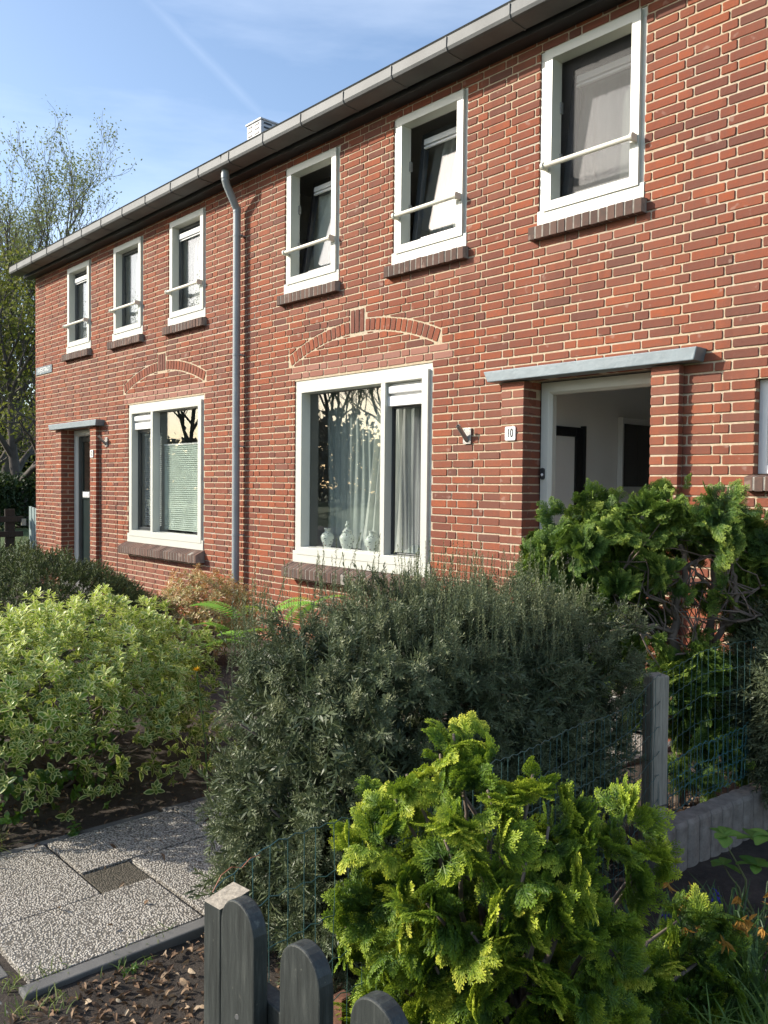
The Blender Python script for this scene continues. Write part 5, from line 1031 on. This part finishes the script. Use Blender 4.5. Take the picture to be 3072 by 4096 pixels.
# daffodils, hyacinths, grass ------------------------------------------------
BLADE = leafmat('strap_leaf', [(0, (.03, .075, .022)), (1, (.08, .15, .04))], None, .5, .4, .25, (.2, .35, .04), .4)
WITH = leafmat('withered_petal', [(0, (.40, .20, .04)), (1, (.55, .30, .07))], None, .5, .8, .3, (.6, .35, .05), .2)
HYA = leafmat('blue_petal', [(0, (.03, .03, .22)), (1, (.07, .06, .40))], None, .5, .6, .2, (.1, .1, .5), .3)
def blades(n, c, spread, h, w_, seed, lean=.35, zfloor=0.0):
    q = np.random.default_rng(seed); V = []; F = []; A = []; ns = 6
    for i in range(n):
        a = q.uniform(0, 6.28); l = h * q.uniform(.6, 1.1); b0 = np.array([c[0] + q.normal(0, spread), c[1] + q.normal(0, spread), zfloor]); ld = np.array([math.cos(a), math.sin(a), 0]); ln = lean * q.uniform(.3, 1.6); sd = np.array([-math.sin(a + q.normal(0, .6)), math.cos(a), 0]); r0 = q.random(); k = len(V)
        for j in range(ns + 1):
            u = j / ns; p_ = b0 + ld * l * ln * u ** 1.8 + up * l * (u - .35 * ln * u ** 3); ww = w_ / 2 * (1 - u ** 3) + .0004; V += [p_ - sd * ww, p_ + sd * ww]; A += [r0, r0]
            if j: F.append((k + 2 * j - 2, k + 2 * j - 1, k + 2 * j + 1, k + 2 * j))
    return np.array(V), np.array(F), np.array(A), np.zeros(len(V))
dspots = [(12.14, -2.52, 4), (12.22, -2.46, 4), (12.30, -2.38, 4), (12.19, -2.36, 3), (12.10, -2.60, 2), (12.36, -2.50, 3)]
dl = ['leftmost withered daffodil clump by the cypress', 'withered daffodil clump with several drooping heads', 'withered daffodil clump nearest the hydrangea', 'withered daffodils under the hydrangea leaves', 'small withered daffodil tuft at the cypress edge', 'withered daffodil clump at the right edge']
for i, (x, y, nf) in enumerate(dspots):
    dr = root('daffodil', (x, y, 0), dl[i], 'daffodil', 'withered daffodils'); foliage('leaves', [blades(38, (x, y), .04, .36, .011, 90 + i, .45)], BLADE, dr); q = np.random.default_rng(200 + i); mb = MB()
    parts = []
    for k in range(nf):
        hx, hy_, hz = x + q.normal(0, .08), y + q.normal(0, .08), q.uniform(.28, .42); mb.tube([(x + q.normal(0, .02), y + q.normal(0, .02), 0), (x * .5 + hx * .5, y * .5 + hy_ * .5, hz * .6), (hx, hy_, hz), (hx + .012, hy_ - .01, hz + .006), (hx + .022, hy_ - .018, hz - .008)], .002, 5)
        c_ = np.array([hx + .022, hy_ - .018, hz - .012]); n_ = 9; d = norm(q.normal(0, .5, (n_, 3)) + np.array([.2, -.2, -.9])); foliage('flower', [scatter(leaf(.034, .012, .6, .5, 3), np.tile(c_, (n_, 1)), d, norm(q.normal(size=(n_, 3))), q.uniform(.6, 1.1, n_), q.random(n_))], WITH, dr)
    o = mb.build('stems', BLADE, dr); o.matrix_parent_inverse = dr.matrix_world.inverted()
for i, (x, y, z, lb) in enumerate(((12.05, -2.44, .18, 'blue hyacinth left of the daffodils by the edging'), (12.13, -2.26, .22, 'blue hyacinth beneath the hydrangea'), (12.44, -2.44, .30, 'blue hyacinth at the right edge'))):
    yr_ = root('hyacinth', (x, y, 0), lb, 'hyacinth', 'blue hyacinths'); q = np.random.default_rng(300 + i); n_ = 60; hts = q.uniform(0, .09, n_); az = q.uniform(0, 6.28, n_); d = norm(np.stack([np.cos(az), np.sin(az), q.normal(.1, .3, n_)], 1)); foliage('flower', [scatter(leaf(.02, .008, .3, .5, 3), np.stack([np.full(n_, x), np.full(n_, y), z - .05 + hts], 1), d, np.tile(up, (n_, 1)), q.uniform(.7, 1.1, n_), q.random(n_))], HYA, yr_)
    foliage('leaves', [blades(8, (x, y), .012, .2, .014, 310 + i, .4)], BLADE, yr_)
gt = []
for i, (x, y, h, n) in enumerate(((12.48, -2.95, .30, 110), (12.56, -2.85, .30, 90), (12.42, -2.75, .26, 80), (12.62, -3.0, .3, 60), (12.36, -2.62, .22, 60), (12.52, -2.6, .3, 60))): gt.append(blades(n, (x, y), .06, h, .006, 400 + i, .9))
o = foliage('grass', gt, leafmat('long_grass', [(0, (.08, .15, .03)), (1, (.20, .32, .07))], None, .5, .45, .35, (.4, .55, .08), .4)); tag(o, 'long arching grass at the bottom right corner', 'grass', kind='stuff')
gt = [blades(60, (9.62 + .05 * i, -3.78 - .03 * i, ), .05, .13, .003, 500 + i, .9) for i in range(3)] + [blades(24, (x, y), .03, .05, .003, 510 + int(x * 100) % 60, .9) for x, y in ((10.74, -3.9), (10.75, -3.55), (10.85, -3.7), (10.9, -3.95), (10.2, -4.0), (9.95, -3.98), (10.85, -3.3), (10.88, -4.05), (10.72, -4.02))]
o = foliage('grass_tufts', gt, leafmat('tuft_grass', [(0, (.07, .13, .03)), (1, (.22, .24, .08))], None, .5, .6, .3, (.3, .4, .06), .3)); tag(o, 'thin grass tufts growing in the joints beside the gravel path', 'grass', kind='stuff')
# weeds in the bed
for i, (x, y, s_, lb) in enumerate(((10.90, -3.70, .5, 'small green weed beside the kerb'), (11.52, -3.92, .8, 'pale green weed next to the dark fence post'), (9.72, -3.42, .9, 'dark green seedling at the edge of the gravel path'))):
    q = np.random.default_rng(600 + i); n_ = 9; P = np.tile(np.array([x, y, .02]), (n_, 1)) + q.normal(0, .02, (n_, 3)) * [1, 1, .3]; o = foliage('weed', [scatter(rosette(leaf(.04, .022, .2, .3), 5, 30, 80, i, .03), P, norm(up + q.normal(0, .5, P.shape)), norm(q.normal(size=P.shape)), q.uniform(.4, 1, n_) * s_, q.random(n_))], EUG); tag(o, lb, 'weed', 'garden weeds')
# dandelion by the yew and the bare shoot on the wall
dn = root('dandelion', (10.02, -2.95, .0), 'single yellow flower between the variegated shrub and the yew', 'flower'); q = np.random.default_rng(7); n_ = 40; P = np.tile(np.array([9.985, -2.95, .727]), (n_, 1)); az = q.uniform(0, 6.28, n_); d = norm(np.stack([np.cos(az), np.sin(az), q.uniform(.2, 1.5, n_)], 1) + np.array([.5, -.5, 0])); foliage('flower', [scatter(leaf(.022, .006, .2, .2, 2), P, d, np.tile(up, (n_, 1)), q.uniform(.7, 1, n_), q.random(n_))], leafmat('yellow_petal', [(0, (.7, .42, .01)), (1, (.8, .5, .02))], None, .5, .6, .2, (.8, .5, .02), .2), dn)
mb = MB(); mb.tube([(10.02, -2.9, 0), (10.01, -2.92, .4), (9.985, -2.95, .72)], .003, 6); o = mb.build('stem', BLADE, dn); o.matrix_parent_inverse = dn.matrix_world.inverted()
mb = MB(); mb.tube([(2.98, -.10, 0), (2.97, -.08, .5), (2.93, -.06, .9), (2.89, -.05, 1.2), (2.87, -.05, 1.34)], [.006, .005, .004, .003, .002], 5)
for z in np.arange(.5, 1.34, .07): s_ = random.choice((-1, 1)); mb.tube([(2.93, -.06, z), (2.93 + s_ * .03, -.075, z + .03)], .003, 4)
o = mb.build('climbing_shoot', simple('reddish_twig', (.18, .09, .06), .8, .3), None); tag(o, 'thin reddish bare shoot growing up the wall beside the ground window of number 12', 'climber')
# fallen leaves and bark chips
LIT = leafmat('dry_leaf', [(0, (.09, .055, .035)), (.5, (.20, .125, .075)), (.85, (.34, .24, .15)), (1, (.50, .40, .28))], None, .5, .85, .1, (.3, .2, .1), .2)
q = np.random.default_rng(77); reg = [(10.85, 12.0, -4.1, -3.2, 900), (10.85, 11.9, -4.1, -3.6, 700), (9.1, 9.74, -4.1, -2.2, 500), (11.2, 11.65, -2.3, -.7, 700), (7.6, 9.6, -2.8, -1.2, 200), (9.8, 10.8, -4.0, -2.6, 16), (12.0, 12.6, -3.4, -2.0, 300)]
P = np.vstack([np.stack([q.uniform(a, b_, n), q.uniform(c_, d_, n), q.uniform(.004, .022, n)], 1) for a, b_, c_, d_, n in reg]); n_ = len(P)
Pz = np.where((P[:, 0] > 9.76) & (P[:, 0] < 10.75), .022, 0); P[:, 2] += Pz
o = foliage('leaf_litter', [scatter(leaf(.034, .017, .5, .6, 3), P, norm(np.stack([q.normal(size=n_), q.normal(size=n_), q.normal(0, .25, n_)], 1)), norm(up + q.normal(0, .6, P.shape)), q.uniform(.25, 1.1, n_), q.random(n_) ** 1.3)], LIT); tag(o, 'dry brown leaves and bark chips strewn over the soil', 'dead leaves', kind='stuff')
lfm = root('dead_leaf', (11.86, -3.35, 0), 'large curled orange brown dead leaf behind the wire mesh', 'dead leaf'); V, F, T = leaf(.11, .08, .7, .8, 6); foliage('leaf', [scatter((V, F, T), np.array([[11.80, -3.40, .05]]), np.array([[.5, .8, .45]]), np.array([[.4, -.4, 1.]]), [1.0], [.97])], leafmat('orange_dead_leaf', [(0, (.45, .22, .08)), (1, (.62, .36, .18))], None, .5, .8, .3, (.7, .4, .2), .2), lfm)

# ------------------------------------------------------------------ far left: garden fence, hedge, trees
ff = root('board_fence', (-.75, -1.2, 0), 'black brown board fence with two rails beyond the house corner', 'fence')
mb = MB(); 
for z in (.94, .70): mb.box(-.735, -.705, -3.0, .02, z, z + .09)
inv(mb.build('rail', FW1, ff, bevel=.004), ff)
for k in range(13): y = -.10 - k * .225; mb = MB(); mb.box(-.765, -.737, y - .155, y, .02, 1.145 + rng.normal(0, .004)); inv(mb.build('board', FW1, ff, bevel=.004), ff)
mb = MB(); mb.box(-.70, -.66, -.02, .05, .88, .99); inv(mb.build('latch', STEEL, ff, bevel=.004), ff)
ff2 = root('board_fence', (-.4, .12, 0), 'sunlit grey green vertical board panel next to the house corner', 'fence')
for k in range(5): mb = MB(); mb.box(-.68 + k * .125, -.68 + k * .125 + .10, .10, .125, .02, 1.19 - k * .012); inv(mb.build('board', FW2, ff2, bevel=.004), ff2)
mb = MB(); mb.box(-.70, -.11, .126, .16, .9, .98); mb.box(-.70, -.11, .126, .16, .3, .38); inv(mb.build('rail', FW2, ff2, bevel=.004), ff2)
def tree_arrays(seed, H, r0, levels, spread, upb, nleaf, lsize, first=.3, nlimb=7, kids=4, shrink=.62):
    r_ = np.random.default_rng(seed); segs = []; tips = []
    def grow(p_, d, L_, r1, lv):
        n_ = 5; pts = [p_]
        for i in range(n_):
            d = d + r_.normal(0, .10 + .03 * lv, 3) + np.array([0, 0, upb * (.5 + .2 * lv)]); d = d / np.linalg.norm(d); pts.append(pts[-1] + d * L_ / n_)
        rs = [r1 * (1 - .6 * i / n_) for i in range(n_ + 1)]
        for i in range(n_): segs.append((pts[i], pts[i + 1], rs[i], rs[i + 1]))
        if lv >= levels: tips.append((pts[-1], d)); tips.append((pts[-3], d)); return
        k_ = kids + (1 if lv < 2 else 0)
        for j in range(k_):
            u = .25 + .75 * (j + r_.random()) / k_; f = u * n_; i = min(n_ - 1, int(f)); q_ = pts[i] + (pts[i + 1] - pts[i]) * (f - i); s_ = r_.normal(size=3); s_ -= d * (s_ @ d); s_ /= np.linalg.norm(s_); a = spread * r_.uniform(.6, 1.2); dd_ = d * math.cos(a) + s_ * math.sin(a); grow(q_, dd_, L_ * shrink * r_.uniform(.75, 1.15), rs[i] * .62, lv + 1)
    p_ = np.zeros(3); d = np.array([0, 0, 1.]); n_ = 9; pts = [p_]
    for i in range(n_): d = d + r_.normal(0, .05, 3); d[2] = abs(d[2]); d = d / np.linalg.norm(d); pts.append(pts[-1] + d * H * .72 / n_)
    rs = [r0 * (1 - .8 * i / n_) for i in range(n_ + 1)]; rs[0] *= 1.25
    for i in range(n_): segs.append((pts[i], pts[i + 1], rs[i], rs[i + 1]))
    for j in range(nlimb):
        u = first + (1 - first) * j / nlimb; f = u * n_; i = min(n_ - 1, int(f)); q_ = pts[i] + (pts[i + 1] - pts[i]) * (f - i); az = j * 2.4 + r_.normal(0, .3); a = spread * r_.uniform(.8, 1.1); dd_ = np.array([math.cos(az) * math.sin(a), math.sin(az) * math.sin(a), math.cos(a)]); grow(q_, dd_, H * .40 * (1.15 - .5 * u), rs[i] * .6, 1)
    grow(pts[-1], d, H * .25, rs[-1], 1)
    A = np.array([s[0] for s in segs]); B = np.array([s[1] for s in segs]); ra = np.array([s[2] for s in segs]); rb = np.array([s[3] for s in segs]); D = norm(B - A); U_ = norm(np.cross(D, np.array([.3, .5, .81]))); W_ = np.cross(D, U_); ns = 5; an = np.arange(ns) * 2 * math.pi / ns
    ring = lambda P_, rr: P_[:, None] + (U_[:, None] * np.cos(an)[None, :, None] + W_[:, None] * np.sin(an)[None, :, None]) * np.maximum(rr, .006)[:, None, None]
    V = np.concatenate([ring(A, ra), ring(B, rb)], 1).reshape(-1, 3); k = np.arange(len(A))[:, None] * 2 * ns; i = np.arange(ns)[None]; F = np.stack([k + i, k + (i + 1) % ns, k + ns + (i + 1) % ns, k + ns + i], -1).reshape(-1, 4)
    T = np.array([t_[0] for t_ in tips]); n_ = int(len(T) * nleaf); ii = r_.integers(0, len(T), n_); LP = T[ii] + r_.normal(0, lsize * 1.6, (n_, 3)); LD = norm(r_.normal(size=(n_, 3)) + np.array([0, 0, .5]))
    lv_ = scatter((np.array([(0, 0, 0), (.5, -.3, .05), (1, 0, 0), (.5, .3, .05)]), np.array([[0, 1, 2, 3]]), np.zeros(4)), LP, LD, norm(r_.normal(size=(n_, 3))), r_.uniform(.6, 1.3, n_) * lsize, r_.random(n_))
    return (V, F), lv_
LEAF1 = leafmat('young_pale_leaves', [(0, (.14, .17, .06)), (1, (.30, .33, .13))], None, .5, .6, .3, (.3, .35, .1), .2)
LEAF2 = leafmat('spring_yellow_green_leaves', [(0, (.06, .08, .018)), (.6, (.13, .15, .03)), (1, (.24, .22, .045))], None, .5, .6, .3, (.3, .35, .05), .2)
def tree(proto, name, loc, rz, label, group, leafm, bark=None, sc_=1.0):
    (V, F), lv_ = proto; o = root(name, loc, label, 'tree', group); o.rotation_euler = (0, 0, rz); o.scale = (sc_,) * 3
    me = npmesh('trunk', V, [F]); t_ = link('trunk', me, o, [bark or BARKD], smooth=True); c_ = link('crown', npmesh('crown', lv_[0], [lv_[1]], None, {'rnd': lv_[2], 'tip': lv_[3]}), o, [leafm]); return o
def copy_tree(o, loc, rz, label, sc_):
    c_ = o.copy(); col.objects.link(c_); c_.location = loc; c_.rotation_euler = (0, 0, rz); c_.scale = (sc_,) * 3; c_['label'] = label
    for ch in o.children: d = ch.copy(); col.objects.link(d); d.parent = c_
    return c_
ta = tree_arrays(3, 17.5, .34, 4, .56, .15, 4.0, .13, .26, 10, 5, .58)
tb = tree_arrays(8, 8.6, .26, 4, .75, .08, 5, .15, .22, 9, 4, .60)
TG = 'trees beyond the house corner'
t1 = tree(ta, 'bare_tree', (-26.6, 8.0, 0), 2.2, 'tall thinly budded tree rising above the gutter at the left', TG, LEAF1, None, .90)
t2 = tree(tb, 'leafy_tree', (-17.3, 5.9, 0), 0, 'yellow green young leaved tree with its trunk against the house corner', TG, LEAF2)
copy_tree(t2, (-21.5, 5.2, 0), 2.1, 'yellow green tree with forked dark trunk left of the corner tree', 1.0); copy_tree(t2, (-33, 16.5, 0), 4.0, 'yellow green tree in the rear behind the tall bare tree', 1.25); copy_tree(t1, (-36, 9.5, 0), 3.0, 'second budded tree half hidden at the left edge', .85); copy_tree(t2, (-30, 8.2, 0), 5.2, 'low leafy tree in front of the distant hedge', .95)
copy_tree(t2, (-42, 20, 0), 1.2, 'far yellow green tree deep behind the others', 1.3)
RG = 'bare trees across the road'
for i, (x, y, rz, s_) in enumerate(((-14, -30, 1, .75), (-22, -29, 2.2, .85), (-30, -31, 3.4, .8), (-39, -29, .3, .9), (-49, -30, 5, .95), (-60, -31, 4.1, 1.0), (-26, -38, .9, 1.0), (-70, -28, 2.9, 1.0), (-5, -31, 3.9, .7))):
    c_ = copy_tree(t1, (x, y, 0), rz, 'bare tree across the road, seen only as a reflection in the windows', s_); c_['group'] = RG
WR = leafmat('hazed_wood_twigs', [(0, (.12, .115, .10)), (1, (.28, .27, .22))], None, .5, .9, 0)  # twigs greyed and paled: haze put into their colour
# far hedge and wood edge
HED = leafmat('hedge_leaves', [(0, (.012, .026, .010)), (1, (.035, .06, .02))], None, .5, .6, .15, (.1, .15, .02), .2)
q = np.random.default_rng(5); n_ = 26000; u = q.random(n_); base = np.array([-14.5, 2.5, 0]) * (1 - u)[:, None] + np.array([-24, 12.5, 0]) * u[:, None]; P = base + np.stack([q.normal(0, .45, n_), q.normal(0, .45, n_), 1.75 * q.random(n_) ** .7 * (1 + .1 * np.sin(u * 40))], 1)
lq = (np.array([(0, 0, 0), (.5, -.3, .05), (1, 0, 0), (.5, .3, .05)]), np.array([[0, 1, 2, 3]]), np.zeros(4))
o = foliage('hedge', [scatter(lq, P, norm(q.normal(size=P.shape)), norm(q.normal(size=P.shape)), q.uniform(.10, .2, n_), q.random(n_))], HED); tag(o, 'dark green hedge beyond the lawn under the trees', 'hedge')
n_ = 60000; u = q.random(n_); P = np.array([-75, 2, 0]) * (1 - u)[:, None] + np.array([-50, 50, 0]) * u[:, None] + np.stack([q.normal(0, 2.5, n_), q.normal(0, 2.5, n_), (7.5 + 2.0 * np.sin(u * 31) + 1.2 * np.sin(u * 83)) * q.random(n_) ** .8], 1)
o = foliage('distant_wood', [scatter(lq, P, norm(q.normal(size=P.shape)), norm(q.normal(size=P.shape)), q.uniform(.3, .7, n_), q.random(n_))], leafmat('distant_wood_leaves', [(0, (.05, .075, .02)), (1, (.13, .15, .05))], None, .5, .7, .2, (.2, .25, .04), .1)); tag(o, 'far off wood edge behind the trees', 'wood', kind='stuff')

n_ = 30000; u = q.random(n_); P = np.array([-110, -46, 0]) * (1 - u)[:, None] + np.array([10, -46, 0]) * u[:, None] + np.stack([q.normal(0, 1.5, n_), q.normal(0, 1.5, n_), (6.5 + 1.6 * np.sin(u * 41) + 1.0 * np.sin(u * 113)) * q.random(n_) ** .8], 1)  # unseen wood edge, added to cover the glowing horizon in window reflections
o = foliage('added_wood_edge', [scatter(lq, P, norm(q.normal(size=P.shape)), norm(q.normal(size=P.shape)), q.uniform(.4, .9, n_), q.random(n_))], WR); tag(o, 'bare wood edge added across the road to cover the horizon glow in the windows', 'wood', kind='stuff')
